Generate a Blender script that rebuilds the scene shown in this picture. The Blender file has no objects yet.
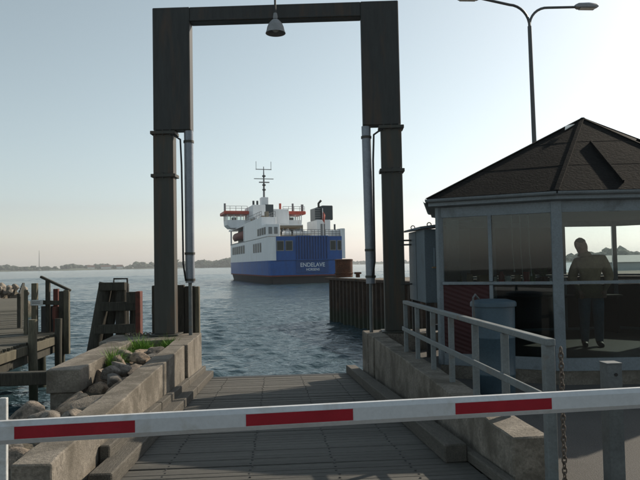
import bpy, bmesh, math, random
import numpy as np
from mathutils import Vector, Matrix, noise as mnoise
R = math.radians
random.seed(7)
scene = bpy.context.scene
COL = scene.collection

# ------------------------------------------------------------------ camera
CAM_YAW = math.atan(46/640); CAM_PITCH = math.atan(24.5/640); CAM_ROLL = R(1.05)
cd = bpy.data.cameras.new("camera"); cam = bpy.data.objects.new("camera", cd); COL.objects.link(cam)
cd.sensor_fit = 'HORIZONTAL'; cd.sensor_width = 36.0; cd.lens = 36.0
cd.clip_start = 0.05; cd.clip_end = 60000
cam.matrix_world = (Matrix.Translation((0, 0, 1.8)) @ Matrix.Rotation(-CAM_YAW, 4, 'Z')
                    @ Matrix.Rotation(math.pi/2 + CAM_PITCH, 4, 'X') @ Matrix.Rotation(-CAM_ROLL, 4, 'Z'))
scene.camera = cam

# ------------------------------------------------------------------ light
SUN_EL = R(30); SUN_AZ = R(53.5)            # azimuth clockwise from +Y (the ramp's direction), towards +X
world = bpy.data.worlds.new("World"); scene.world = world; world.use_nodes = True
wn = world.node_tree; wn.nodes.clear()
sky = wn.nodes.new('ShaderNodeTexSky'); sky.sky_type = 'NISHITA'; sky.sun_disc = False
sky.sun_elevation = SUN_EL; sky.sun_rotation = SUN_AZ
sky.air_density = 1.0; sky.dust_density = 0.95; sky.ozone_density = 1.0
hsv = wn.nodes.new('ShaderNodeHueSaturation'); hsv.inputs['Saturation'].default_value = 0.52; hsv.inputs['Hue'].default_value = 0.465
bg = wn.nodes.new('ShaderNodeBackground'); bg.inputs['Strength'].default_value = 0.12
wo = wn.nodes.new('ShaderNodeOutputWorld')
wn.links.new(sky.outputs[0], hsv.inputs['Color']); wn.links.new(hsv.outputs[0], bg.inputs[0])
wn.links.new(bg.outputs[0], wo.inputs[0])
sd = bpy.data.lights.new("sun", 'SUN'); sd.energy = 4.6; sd.angle = R(0.6); sd.color = (1.0, 0.87, 0.70)
sun = bpy.data.objects.new("sun", sd); COL.objects.link(sun)
sdir = Vector((math.sin(SUN_AZ)*math.cos(SUN_EL), math.cos(SUN_AZ)*math.cos(SUN_EL), math.sin(SUN_EL)))
sun.rotation_euler = sdir.to_track_quat('Z', 'Y').to_euler(); sun.location = sdir*60
vs = scene.view_settings
vs.view_transform = 'Standard'; vs.look = 'None'; vs.gamma = 1.0; vs.exposure = 0.10; vs.use_curve_mapping = False
scene.cycles.max_bounces = 8; scene.cycles.transparent_max_bounces = 24

# ------------------------------------------------------------------ materials
def M(name, col, rough=0.75, metal=0.0, var=0.2, scale=3.0, bump=0.25, bscale=45.0, rnd=0.0, stretch=(1, 1, 1),
      stain=None, stain_scale=1.5, stain_amt=0.5, algae=None, spec=0.4, wave=None, fine=0.12, alt=None):
    m = bpy.data.materials.new(name); m.use_nodes = True
    nt = m.node_tree; N = nt.nodes; L = nt.links; N.clear()
    out = N.new('ShaderNodeOutputMaterial'); b = N.new('ShaderNodeBsdfPrincipled'); L.new(b.outputs[0], out.inputs[0])
    b.inputs['Roughness'].default_value = rough; b.inputs['Metallic'].default_value = metal
    b.inputs['Specular IOR Level'].default_value = spec
    tc = N.new('ShaderNodeTexCoord'); mp = N.new('ShaderNodeMapping'); mp.inputs['Scale'].default_value = stretch
    L.new(tc.outputs['Object'], mp.inputs[0])
    oi = N.new('ShaderNodeObjectInfo')
    w = N.new('ShaderNodeMath'); w.operation = 'MULTIPLY'; w.inputs[1].default_value = 37.0; L.new(oi.outputs['Random'], w.inputs[0])
    def noise(sc, det=6, dist=0.0):
        n = N.new('ShaderNodeTexNoise'); n.noise_dimensions = '4D'
        n.inputs['Scale'].default_value = sc; n.inputs['Detail'].default_value = det; n.inputs['Roughness'].default_value = 0.62
        n.inputs['Distortion'].default_value = dist
        L.new(mp.outputs[0], n.inputs['Vector']); L.new(w.outputs[0], n.inputs['W']); return n
    def ramp(src, lo, hi):
        r = N.new('ShaderNodeMapRange'); r.inputs[1].default_value = lo; r.inputs[2].default_value = hi; L.new(src, r.inputs[0]); return r.outputs[0]
    def mix(fac, a, c, mode='MIX'):
        x = N.new('ShaderNodeMix'); x.data_type = 'RGBA'; x.blend_type = mode
        if hasattr(fac, 'is_linked'): L.new(fac, x.inputs['Factor'])
        else: x.inputs['Factor'].default_value = fac
        for s, v in (('A', a), ('B', c)):
            k = [i for i in x.inputs if i.name == s and i.type == 'RGBA'][0]
            if hasattr(v, 'is_linked'): L.new(v, k)
            else: k.default_value = (*v, 1)
        return [o for o in x.outputs if o.type == 'RGBA'][0]
    n1 = noise(scale); n2 = noise(bscale, 4)
    c = mix(ramp(n1.outputs['Fac'], 0.3, 0.7), tuple(v*(1-var) for v in col), tuple(min(1, v*(1+var)) for v in col))
    if fine:
        f = ramp(n2.outputs['Fac'], 0.3, 0.7)
        g = N.new('ShaderNodeMapRange'); g.inputs[3].default_value = 1-fine*1.5; g.inputs[4].default_value = 1+fine; L.new(f, g.inputs[0])
        cc = N.new('ShaderNodeCombineColor'); [L.new(g.outputs[0], cc.inputs[i]) for i in range(3)]
        c = mix(1.0, c, cc.outputs[0], 'MULTIPLY')
    if rnd:
        g = N.new('ShaderNodeMapRange'); g.inputs[3].default_value = 1-rnd; g.inputs[4].default_value = 1+rnd; L.new(oi.outputs['Random'], g.inputs[0])
        cc = N.new('ShaderNodeCombineColor'); [L.new(g.outputs[0], cc.inputs[i]) for i in range(3)]
        c = mix(1.0, c, cc.outputs[0], 'MULTIPLY')
    if alt:                                    # each piece leans towards one of two rock colours
        c = mix(ramp(oi.outputs['Random'], 0.35, 0.75), c, mix(1.0, c, alt, 'MULTIPLY'))
    if stain:
        n3 = noise(stain_scale, 8, 0.6)
        t = 0.72 - 0.35*stain_amt
        c = mix(ramp(n3.outputs['Fac'], t-0.06, t+0.1), c, stain)
    if algae:                                  # weed growing on everything near the waterline
        ge = N.new('ShaderNodeNewGeometry'); sp = N.new('ShaderNodeSeparateXYZ'); L.new(ge.outputs['Position'], sp.inputs[0])
        ad = N.new('ShaderNodeMath'); ad.operation = 'MULTIPLY_ADD'; L.new(n1.outputs['Fac'], ad.inputs[0]); ad.inputs[1].default_value = 0.5; L.new(sp.outputs[2], ad.inputs[2])
        r = N.new('ShaderNodeMapRange'); r.inputs[1].default_value = algae-0.1; r.inputs[2].default_value = algae+0.3
        r.inputs[3].default_value = 1; r.inputs[4].default_value = 0; L.new(ad.outputs[0], r.inputs[0])
        c = mix(r.outputs[0], c, (0.022, 0.028, 0.016))
    L.new(c, b.inputs['Base Color'])
    rr = N.new('ShaderNodeMapRange'); rr.inputs[3].default_value = max(0.03, rough-0.12); rr.inputs[4].default_value = min(1, rough+0.12)
    L.new(n1.outputs['Fac'], rr.inputs[0]); L.new(rr.outputs[0], b.inputs['Roughness'])
    if bump:
        bp = N.new('ShaderNodeBump'); bp.inputs['Strength'].default_value = bump; bp.inputs['Distance'].default_value = 0.02
        h = n2.outputs['Fac']
        if wave:
            wv = N.new('ShaderNodeTexWave'); wv.bands_direction = 'DIAGONAL'; wv.inputs['Scale'].default_value = wave
            L.new(tc.outputs['Object'], wv.inputs['Vector']); h = wv.outputs['Fac']
        L.new(h, bp.inputs['Height']); L.new(bp.outputs[0], b.inputs['Normal'])
    return m

def glass(name, tint, refl=1.0, rough=0.02):
    m = bpy.data.materials.new(name); m.use_nodes = True
    nt = m.node_tree; N = nt.nodes; L = nt.links; N.clear()
    out = N.new('ShaderNodeOutputMaterial'); t = N.new('ShaderNodeBsdfTransparent'); t.inputs[0].default_value = (*tint, 1)
    g = N.new('ShaderNodeBsdfGlossy'); g.inputs['Roughness'].default_value = rough; g.inputs[0].default_value = (refl, refl, refl, 1)
    fr = N.new('ShaderNodeFresnel'); fr.inputs[0].default_value = 1.5
    tc = N.new('ShaderNodeTexCoord'); n = N.new('ShaderNodeTexNoise'); n.inputs['Scale'].default_value = 1.3
    L.new(tc.outputs['Object'], n.inputs['Vector'])
    bp = N.new('ShaderNodeBump'); bp.inputs['Strength'].default_value = 0.012; L.new(n.outputs['Fac'], bp.inputs['Height']); L.new(bp.outputs[0], g.inputs['Normal'])
    mx = N.new('ShaderNodeMixShader'); L.new(fr.outputs[0], mx.inputs[0]); L.new(t.outputs[0], mx.inputs[1]); L.new(g.outputs[0], mx.inputs[2])
    L.new(mx.outputs[0], out.inputs[0]); return m

MAT = {}
def mats():
    A = MAT
    A['asphalt'] = M('asphalt', (0.085, 0.082, 0.078), 0.9, var=0.22, scale=0.6, bump=0.5, bscale=90, fine=0.35, stain=(0.035, 0.035, 0.035), stain_scale=0.8, stain_amt=0.35)
    A['concrete'] = M('concrete', (0.225, 0.202, 0.170), 0.9, var=0.32, scale=1.6, bump=0.6, bscale=38, fine=0.3, stain=(0.10, 0.088, 0.07), stain_scale=1.6, stain_amt=0.7, algae=-0.55)
    A['ramp_wood'] = M('ramp_wood', (0.090, 0.088, 0.080), 0.8, var=0.25, scale=2.2, bump=0.4, bscale=30, rnd=0.16, stretch=(0.4, 5, 5), fine=0.3)
    A['kerb_wood'] = M('kerb_wood', (0.10, 0.092, 0.078), 0.85, var=0.3, scale=2, bump=0.6, bscale=25, rnd=0.15, stretch=(5, 0.5, 5), fine=0.3)
    A['pier_wood'] = M('pier_wood', (0.085, 0.08, 0.062), 0.85, var=0.25, scale=2, bump=0.5, bscale=25, rnd=0.2, stretch=(0.5, 5, 5), fine=0.3)
    A['pile_wood'] = M('pile_wood', (0.050, 0.048, 0.038), 0.9, var=0.35, scale=2.5, bump=0.8, bscale=14, rnd=0.15, stretch=(4, 4, 0.4), fine=0.35, algae=-0.35)
    A['fender_wood'] = M('fender_wood', (0.04, 0.036, 0.028), 0.9, var=0.35, scale=2.5, bump=0.8, bscale=14, rnd=0.3, stretch=(4, 4, 0.4), fine=0.35, algae=-0.3)
    A['pale_wood'] = M('pale_wood', (0.115, 0.105, 0.075), 0.9, var=0.3, scale=2.5, bump=0.6, bscale=14, rnd=0.15, stretch=(4, 4, 0.4), fine=0.3, algae=-0.3)
    A['gantry'] = M('gantry_paint', (0.026, 0.029, 0.029), 0.55, var=0.2, scale=1.6, bump=0.15, bscale=18, stain=(0.055, 0.036, 0.025), stain_scale=4.0, stain_amt=0.38, fine=0.2, stretch=(1, 1, 0.12))
    A['gantry_low'] = M('gantry_lower_paint', (0.046, 0.048, 0.042), 0.6, var=0.22, scale=1.6, bump=0.15, bscale=18, stain=(0.075, 0.050, 0.032), stain_scale=5.0, stain_amt=0.45, stretch=(1, 1, 0.10))
    A['cylinder'] = M('cylinder_paint', (0.20, 0.225, 0.26), 0.35, metal=0.3, var=0.15, bump=0.05, stain=(0.15, 0.12, 0.10), stain_amt=0.2)
    A['steel'] = M('galvanised_steel', (0.12, 0.135, 0.14), 0.5, metal=0.35, var=0.25, scale=5, bump=0.12, stain=(0.16, 0.12, 0.09), stain_scale=2.5, stain_amt=0.3)
    A['rail_paint'] = M('rail_paint', (0.15, 0.17, 0.175), 0.55, var=0.2, scale=4, bump=0.15, stain=(0.14, 0.11, 0.085), stain_scale=3, stain_amt=0.28)
    A['rust'] = M('rust', (0.085, 0.034, 0.018), 0.9, var=0.4, scale=2.5, bump=0.7, bscale=20, fine=0.35, stain=(0.06, 0.032, 0.02), stain_scale=2, stain_amt=0.5)
    A['sheet_rust'] = M('sheet_pile_rust', (0.05, 0.031, 0.021), 0.9, var=0.4, scale=0.9, bump=0.6, bscale=12, fine=0.35, rnd=0.2, stretch=(1, 1, 0.35), stain=(0.02, 0.016, 0.013), stain_scale=1.2, stain_amt=0.5, algae=-0.4)
    A['rust_red'] = M('red_lead_paint', (0.12, 0.034, 0.024), 0.8, var=0.3, scale=3, bump=0.4, stain=(0.07, 0.03, 0.02), stain_scale=3, stain_amt=0.5)
    A['white_paint'] = M('white_enamel', (0.50, 0.52, 0.54), 0.42, var=0.06, scale=2, bump=0.05, fine=0.05, stain=(0.37, 0.36, 0.34), stain_scale=3.5, stain_amt=0.3)
    A['red_film'] = M('red_reflective_film', (0.28, 0.004, 0.016), 0.4, var=0.1, scale=6, bump=0.05, fine=0.06)
    A['rail_white'] = M('white_rail_paint', (0.48, 0.50, 0.50), 0.5, var=0.12, scale=4, bump=0.1, stain=(0.3, 0.27, 0.23), stain_scale=4, stain_amt=0.25)
    A['hut_paint'] = M('hut_paint', (0.175, 0.205, 0.225), 0.6, var=0.12, scale=2, bump=0.15, stain=(0.11, 0.125, 0.135), stain_scale=3, stain_amt=0.3)
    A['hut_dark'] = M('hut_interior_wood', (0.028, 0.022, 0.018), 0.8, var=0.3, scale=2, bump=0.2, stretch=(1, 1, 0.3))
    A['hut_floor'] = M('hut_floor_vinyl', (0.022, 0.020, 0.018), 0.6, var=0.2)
    A['red_panel'] = M('red_board', (0.042, 0.009, 0.010), 0.7, var=0.2, scale=3, bump=0.35, wave=9.0)
    A['shingle'] = M('roof_felt', (0.0075, 0.0085, 0.0088), 0.98, var=0.3, scale=1.6, bump=0.6, bscale=26, fine=0.5, stain=(0.014, 0.0135, 0.0125), stain_scale=2.5, stain_amt=0.4, spec=0.08)
    A['cab'] = M('cabinet_paint', (0.135, 0.175, 0.205), 0.5, var=0.12, scale=1.5, bump=0.08, stain=(0.09, 0.11, 0.12), stain_scale=2, stain_amt=0.3)
    A['bin'] = M('bin_plastic', (0.042, 0.075, 0.10), 0.5, var=0.15, scale=2.5, bump=0.1, stain=(0.035, 0.06, 0.08), stain_scale=3, stain_amt=0.3)
    A['dark'] = M('dark_steel', (0.035, 0.036, 0.036), 0.6, var=0.3, bump=0.15)
    A['black'] = M('black_rubber', (0.015, 0.015, 0.016), 0.6, var=0.2, bump=0.05)
    A['lamp_grey'] = M('lamp_grey', (0.24, 0.25, 0.26), 0.5, var=0.12, bump=0.05)
    A['pole'] = M('lamp_pole_steel', (0.09, 0.095, 0.10), 0.5, metal=0.3, var=0.15, bump=0.05)
    A['lens'] = M('lamp_lens', (0.5, 0.5, 0.48), 0.2, var=0.05, bump=0)
    A['rock'] = M('granite_boulder', (0.22, 0.205, 0.185), 0.9, var=0.35, scale=2.2, bump=0.8, bscale=18, fine=0.3, rnd=0.4, alt=(1.15, 0.95, 0.78), stain=(0.075, 0.068, 0.058), stain_scale=2.5, stain_amt=0.5)
    A['rock_pale'] = M('pale_boulder', (0.22, 0.19, 0.155), 0.9, var=0.3, scale=2.2, bump=0.6, bscale=18, fine=0.25, rnd=0.3)
    A['soil'] = M('bank_soil', (0.10, 0.085, 0.062), 0.95, var=0.4, scale=2, bump=0.9, bscale=16, fine=0.4, algae=-0.75)
    A['grass'] = M('grass_blades', (0.11, 0.23, 0.022), 0.7, var=0.4, scale=6, bump=0)
    A['quay_top'] = M('quay_gravel', (0.17, 0.15, 0.12), 0.95, var=0.25, scale=0.4, bump=0.4)
    A['shore'] = M('shore_fields', (0.055, 0.068, 0.04), 0.95, var=0.4, scale=0.012, bump=0)
    A['wood_far'] = M('distant_foliage', (0.042, 0.056, 0.030), 0.95, var=0.5, scale=0.05, bump=0, bscale=0.4, fine=0.4)
    A['house_white'] = M('house_render', (0.6, 0.58, 0.54), 0.9, var=0.08, scale=0.2, bump=0)
    A['house_roof'] = M('house_tiles', (0.16, 0.075, 0.055), 0.9, var=0.2, scale=0.3, bump=0)
    A['chain'] = M('chain_rust', (0.14, 0.115, 0.095), 0.7, metal=0.3, var=0.3, bump=0.2)
    # ferry
    A['f_blue'] = M('ferry_blue', (0.004, 0.082, 0.32), 0.42, var=0.12, scale=0.4, bump=0.04, bscale=2, stain=(0.008, 0.065, 0.22), stain_scale=1.2, stain_amt=0.35, stretch=(1, 1, 0.4))
    A['f_dark'] = M('ferry_navy_door', (0.004, 0.052, 0.20), 0.5, var=0.12, scale=0.4, bump=0.04, bscale=2)
    A['f_white'] = M('ferry_white', (0.78, 0.80, 0.82), 0.45, var=0.05, scale=0.4, bump=0.03, bscale=2, fine=0.04, stain=(0.60, 0.56, 0.50), stain_scale=1.4, stain_amt=0.22, stretch=(1, 1, 0.12))
    A['f_black'] = M('ferry_boot_top', (0.022, 0.022, 0.025), 0.6, var=0.3, scale=0.6, bump=0)
    A['f_red'] = M('ferry_red', (0.46, 0.075, 0.045), 0.5, var=0.1, scale=0.6, bump=0)
    A['f_stripe'] = M('ferry_waterline_red', (0.15, 0.032, 0.03), 0.6, var=0.3, scale=1.2, bump=0)
    A['f_glass'] = M('ferry_window_glass', (0.035, 0.042, 0.040), 0.45, var=0.1, scale=0.6, bump=0, fine=0, spec=0.3)
    A['f_deck'] = M('ferry_deck_tan', (0.22, 0.19, 0.145), 0.8, var=0.2, scale=0.6, bump=0)
    A['f_grey'] = M('ferry_grey', (0.20, 0.21, 0.22), 0.6, var=0.12, scale=0.6, bump=0)
    A['f_letter'] = M('ferry_lettering', (0.62, 0.68, 0.74), 0.5, var=0.05, bump=0)
    A['f_funnel'] = M('ferry_funnel_dark', (0.035, 0.05, 0.06), 0.6, var=0.15, scale=0.6, bump=0)
    # interior and person
    A['skin'] = M('skin', (0.30, 0.17, 0.12), 0.6, var=0.1, bump=0)
    A['hair'] = M('hair_dark', (0.03, 0.022, 0.016), 0.8, var=0.3, scale=20, bump=0.3)
    A['jacket'] = M('jacket_cloth', (0.21, 0.16, 0.095), 0.9, var=0.25, scale=7, bump=0.4)
    A['jeans'] = M('jeans_cloth', (0.10, 0.15, 0.20), 0.9, var=0.2, scale=7, bump=0.3)
    A['curtain'] = M('curtain_cloth', (0.22, 0.24, 0.24), 0.9, var=0.1, bump=0.1)
    A['cord'] = M('white_cord', (0.6, 0.6, 0.57), 0.8, var=0.05, bump=0)
    A['item_red'] = M('red_plastic', (0.3, 0.03, 0.03), 0.5); A['item_tan'] = M('cardboard', (0.3, 0.21, 0.12), 0.8)
    A['item_white'] = M('white_china', (0.65, 0.65, 0.62), 0.3, var=0.05); A['item_green'] = M('green_leaf', (0.05, 0.12, 0.03), 0.6)
    A['glass'] = glass('window_glass', (0.90, 0.94, 0.94), 0.9)
    A['glass_dark'] = glass('shade_tinted_glass', (0.58, 0.64, 0.64), 0.9)  # tint puts the dimness of the interior into the panes themselves
    A['orange'] = M('rescue_boat_shaded_red', (0.16, 0.03, 0.022), 0.6, var=0.1, bump=0)  # red darkened to carry the shadow of the boat recess
mats()

def water_mat():
    m = bpy.data.materials.new('sea_water'); m.use_nodes = True
    nt = m.node_tree; N = nt.nodes; L = nt.links
    b = N['Principled BSDF']; b.inputs['Base Color'].default_value = (0.036, 0.068, 0.084, 1)
    b.inputs['Roughness'].default_value = 0.13; b.inputs['IOR'].default_value = 1.33
    tc = N.new('ShaderNodeTexCoord'); prev = None
    for sc, st, dist, stretch in ((0.8, 0.5, 0.25, (1, 1.7, 1)), (2.6, 0.7, 0.10, (1, 1.8, 1)), (7.0, 0.65, 0.035, (1, 1.6, 1))):
        mp = N.new('ShaderNodeMapping'); mp.inputs['Scale'].default_value = stretch; mp.inputs['Rotation'].default_value = (0, 0, R(14))
        L.new(tc.outputs['Object'], mp.inputs[0])
        n = N.new('ShaderNodeTexNoise'); n.inputs['Scale'].default_value = sc; n.inputs['Detail'].default_value = 3; n.inputs['Distortion'].default_value = 0.4
        L.new(mp.outputs[0], n.inputs['Vector'])
        bp = N.new('ShaderNodeBump'); bp.inputs['Strength'].default_value = st; bp.inputs['Distance'].default_value = dist
        L.new(n.outputs['Fac'], bp.inputs['Height'])
        if prev: L.new(prev.outputs[0], bp.inputs['Normal'])
        prev = bp
    L.new(prev.outputs[0], b.inputs['Normal'])
    return m

# ------------------------------------------------------------------ geometry helpers
def box(bm, lo, hi, bev=0.0, mtx=None):
    x0, y0, z0 = lo; x1, y1, z1 = hi
    v = [bm.verts.new(p) for p in ((x0,y0,z0),(x1,y0,z0),(x1,y1,z0),(x0,y1,z0),(x0,y0,z1),(x1,y0,z1),(x1,y1,z1),(x0,y1,z1))]
    f = [bm.faces.new([v[i] for i in q]) for q in ((3,2,1,0),(4,5,6,7),(0,1,5,4),(1,2,6,5),(2,3,7,6),(3,0,4,7))]
    if bev:
        e = list({e for q in f for e in q.edges})
        r = bmesh.ops.bevel(bm, geom=e, offset=bev, segments=1, affect='EDGES', profile=0.5)
        v = list({x for q in r['faces'] for x in q.verts} | {x for x in v if x.is_valid})
    if mtx is not None: bmesh.ops.transform(bm, matrix=mtx, verts=v)
    return v
def bar(bm, p0, p1, w, h, bev=0.0, up=(0, 0, 1)):
    """rectangular bar from p0 to p1: w sideways, h along up"""
    p0 = Vector(p0); p1 = Vector(p1); d = p1-p0; l = d.length; d.normalize(); u = Vector(up)
    if abs(d.dot(u)) > 0.98: u = Vector((0, 1, 0))
    s = d.cross(u).normalized(); u = s.cross(d)
    m = Matrix((s, d, u)).transposed().to_4x4(); m.translation = p0
    return box(bm, (-w/2, 0, -h/2), (w/2, l, h/2), bev, m)
def tube(bm, pts, r, n=8, caps=True):
    pts = [Vector(p) for p in pts]; rs = r if isinstance(r, (list, tuple)) else [r]*len(pts); rings = []; u = None
    for i, p in enumerate(pts):
        d = (pts[min(i+1, len(pts)-1)]-pts[max(i-1, 0)]).normalized()
        if u is None: u = d.orthogonal().normalized()
        else:
            u = u-d*u.dot(d); u = u.normalized() if u.length > 1e-6 else d.orthogonal().normalized()
        w = d.cross(u)
        rings.append([bm.verts.new(p+(u*math.cos(2*math.pi*k/n)+w*math.sin(2*math.pi*k/n))*rs[i]) for k in range(n)])
    for a, b in zip(rings, rings[1:]):
        for k in range(n): bm.faces.new((a[k], a[(k+1) % n], b[(k+1) % n], b[k]))
    if caps: bm.faces.new(rings[0][::-1]); bm.faces.new(rings[-1])
def lathe(bm, prof, c=(0, 0, 0), n=20, cap=True):
    rings = [[bm.verts.new((c[0]+r*math.cos(2*math.pi*k/n), c[1]+r*math.sin(2*math.pi*k/n), c[2]+z)) for k in range(n)] for r, z in prof]
    for a, b in zip(rings, rings[1:]):
        for k in range(n): bm.faces.new((a[k], a[(k+1) % n], b[(k+1) % n], b[k]))
    if cap: bm.faces.new(rings[0][::-1]); bm.faces.new(rings[-1])
def prism(bm, poly, z0, z1):
    a = [bm.verts.new((x, y, z0)) for x, y in poly]; b = [bm.verts.new((x, y, z1)) for x, y in poly]; n = len(poly)
    bm.faces.new(a[::-1]); bm.faces.new(b)
    for k in range(n): bm.faces.new((a[k], a[(k+1) % n], b[(k+1) % n], b[k]))
def quad(bm, *p): return bm.faces.new([bm.verts.new(q) for q in p])
def torus(bm, c, R0, r, axis='Z', n=12, k=6, sx=1.0, mtx=None):
    vs_ = []
    for i in range(n):
        a = 2*math.pi*i/n; ring = []
        for j in range(k):
            b = 2*math.pi*j/k; rr = R0+r*math.cos(b)
            ring.append(bm.verts.new((rr*math.cos(a)*sx, rr*math.sin(a), r*math.sin(b))))
        vs_.append(ring)
    for i in range(n):
        for j in range(k): bm.faces.new((vs_[i][j], vs_[(i+1) % n][j], vs_[(i+1) % n][(j+1) % k], vs_[i][(j+1) % k]))
    m = Matrix.Translation(c) @ (mtx if mtx is not None else Matrix())
    bmesh.ops.transform(bm, matrix=m, verts=[v for q in vs_ for v in q])

ORG = {}
def tag(o, label=None, cat=None, group=None, kind=None):
    for k, v in (('label', label), ('category', cat), ('group', group), ('kind', kind)):
        if v: o[k] = v
    return o
def thing(name, label, cat, loc=(0, 0, 0), rz=0.0, group=None, local=False):
    o = bpy.data.objects.new(name, None); COL.objects.link(o); o.empty_display_size = 0.2
    o.location = loc; o.rotation_euler = (0, 0, rz); ORG[o.name] = Vector((0, 0, 0)) if local else Vector(loc)
    return tag(o, label, cat, group)
def obj(name, bm, mat, parent=None, smooth=False, label=None, cat=None, group=None, kind=None, recalc=True, keep=False):
    if recalc: bmesh.ops.recalc_face_normals(bm, faces=bm.faces)
    if parent is not None: org = ORG[parent.name]
    elif keep: org = Vector((0, 0, 0))
    else:
        xs = [v.co for v in bm.verts]; lo = Vector([min(v[i] for v in xs) for i in range(3)]); hi = Vector([max(v[i] for v in xs) for i in range(3)])
        org = Vector(((lo.x+hi.x)/2, (lo.y+hi.y)/2, lo.z))
    bmesh.ops.translate(bm, verts=bm.verts, vec=-org)
    me = bpy.data.meshes.new(name); bm.to_mesh(me); bm.free()
    if smooth:
        me.polygons.foreach_set('use_smooth', [True]*len(me.polygons))
        if smooth != 'all': me.set_sharp_from_angle(angle=R(35))
    me.materials.append(MAT[mat] if isinstance(mat, str) else mat)
    o = bpy.data.objects.new(name, me); COL.objects.link(o)
    if parent is None: o.location = org
    else: o.parent = parent
    ORG[o.name] = org
    return tag(o, label, cat, group, kind)
def B(): return bmesh.new()
def pbox(name, lo, hi, mat, parent=None, bev=0.0, **k):
    bm = B(); box(bm, lo, hi, bev); return obj(name, bm, mat, parent, **k)
def pbar(name, p0, p1, w, h, mat, parent=None, bev=0.0, **k):
    bm = B(); bar(bm, p0, p1, w, h, bev); return obj(name, bm, mat, parent, **k)
def ptube(name, pts, r, mat, parent=None, n=10, **k):
    bm = B(); tube(bm, pts, r, n); return obj(name, bm, mat, parent, smooth=True, **k)
def roughen(bm, amt, freq=1.5, seed=0, cuts=0):
    if cuts: bmesh.ops.subdivide_edges(bm, edges=bm.edges, cuts=cuts, use_grid_fill=True)
    for v in bm.verts:
        n = mnoise.noise_vector(v.co*freq+Vector((seed*7.1, seed*3.3, 0))); v.co += n*amt

WATER_Z = -1.15

# ------------------------------------------------------------------ the setting: ground, bank, water, shore
def ground():
    bm = B()
    for x0, x1, y0, y1 in ((-90, 90, -120, 4.4), (2.19, 60, 4.4, 13.2), (-60, -1.97, 4.4, 5.3)):
        quad(bm, (x0, y0, 0), (x1, y0, 0), (x1, y1, 0), (x0, y1, 0))
    for (ax, ay), (bx_, by) in (((60, 13.2), (2.19, 13.2)),):
        quad(bm, (ax, ay, 0), (bx_, by, 0), (bx_, by, -3), (ax, ay, -3))
    obj('ground', bm, 'asphalt', kind='structure', recalc=False, keep=True)
    # rubble bank falling into the water left of the ramp
    bm = B(); nx, ny = 90, 60; g = []
    for j in range(ny+1):
        row = []
        for i in range(nx+1):
            x = -20+(-1.9+20)*(i/nx)**0.6; y = 5.2+(14.2-5.2)*j/ny
            s = min(1, max(0, (y-5.2)/5.0)); z = 0.0-1.9*s*s*(3-2*s)
            # fill between the two concrete walls stays high
            k = min(1, max(0, (x+3.3)/0.5)); k = k*k*(3-2*k)
            fill = 0.02-0.1*max(0, min(1, (y-5.2)/4)) if y < 9.4 else -0.06
            z = z*(1-k)+fill*k
            z += 0.10*mnoise.fractal(Vector((x*1.3, y*1.3, 0)), 1.0, 2.0, 4)*(0.2 if y < 5.3 else 1)
            if y < 5.25: z = -0.01
            row.append(bm.verts.new((x, y, z)))
        g.append(row)
    for j in range(ny):
        for i in range(nx): bm.faces.new((g[j][i], g[j][i+1], g[j+1][i+1], g[j+1][i]))
    obj('bank', bm, 'soil', kind='structure', smooth='all', recalc=False, keep=True)
ground()

def water():
    rng = np.random.default_rng(3)
    n = 64; lam = np.exp(rng.uniform(math.log(0.36), math.log(2.3), n)); k = 2*math.pi/lam
    th = R(-70)+rng.normal(0, 0.55, n); ph = rng.uniform(0, 6.28, n); amp = 0.0050*lam**0.85
    def h(X, Y, lmin):
        Z = np.zeros_like(X)
        for i in range(n):
            if lam[i] < lmin: continue
            t = k[i]*(X*math.cos(th[i])+Y*math.sin(th[i]))+ph[i]+0.6*np.sin(0.11*X+0.17*Y+i)
            Z += amp[i]*(np.sin(t)+0.25*np.sin(2*t+1.57))
        return Z*(0.75+0.35*np.sin(0.09*X+1.3)*np.sin(0.07*Y+0.4))
    V = []; F = []; off = 0
    def grid(x0, x1, y0, y1, s, lmin, fade):
        nonlocal off
        nx = int((x1-x0)/s); ny = int((y1-y0)/s)
        X, Y = np.meshgrid(np.linspace(x0, x1, nx+1), np.linspace(y0, y1, ny+1))
        e = np.minimum.reduce([X-x0, x1-X, Y-y0, y1-Y]); a = np.clip(e/fade, 0, 1)
        Z = WATER_Z+h(X, Y, lmin)*a
        V.append(np.stack([X, Y, Z], -1).reshape(-1, 3))
        i = (np.arange(ny)[:, None]*(nx+1)+np.arange(nx)[None]).reshape(-1)+off
        F.append(np.stack([i, i+1, i+nx+2, i+nx+1], -1)); off += (nx+1)*(ny+1)
    grid(-26, 26, 6, 60, 0.12, 0.0, 1.0)
    grid(-90, 90, 60, 240, 0.45, 1.1, 3.0)
    flat = [(-26-64, 6, -26, 60), (26, 6, 90, 60)]
    big = 9000
    rects = [(-big, -6, -90, 240), (-90, 6, -26, 60), (26, 13.3, 90, 60), (90, 13.3, big, 240), (-big, 240, big, big)]
    for x0, y0, x1, y1 in rects:
        V.append(np.array([(x0, y0, WATER_Z), (x1, y0, WATER_Z), (x1, y1, WATER_Z), (x0, y1, WATER_Z)], float))
        F.append(np.array([[off, off+1, off+2, off+3]])); off += 4
    V = np.concatenate(V); F = np.concatenate(F)
    me = bpy.data.meshes.new('water'); me.vertices.add(len(V)); me.vertices.foreach_set('co', V.ravel())
    me.loops.add(len(F)*4); me.loops.foreach_set('vertex_index', F.ravel().astype(np.int32))
    me.polygons.add(len(F)); me.polygons.foreach_set('loop_start', np.arange(0, len(F)*4, 4, dtype=np.int32))
    me.polygons.foreach_set('use_smooth', np.ones(len(F), dtype=bool))
    me.update(); me.validate(); me.materials.append(water_mat())
    o = bpy.data.objects.new('water', me); COL.objects.link(o); o['kind'] = 'structure'
water()

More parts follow.
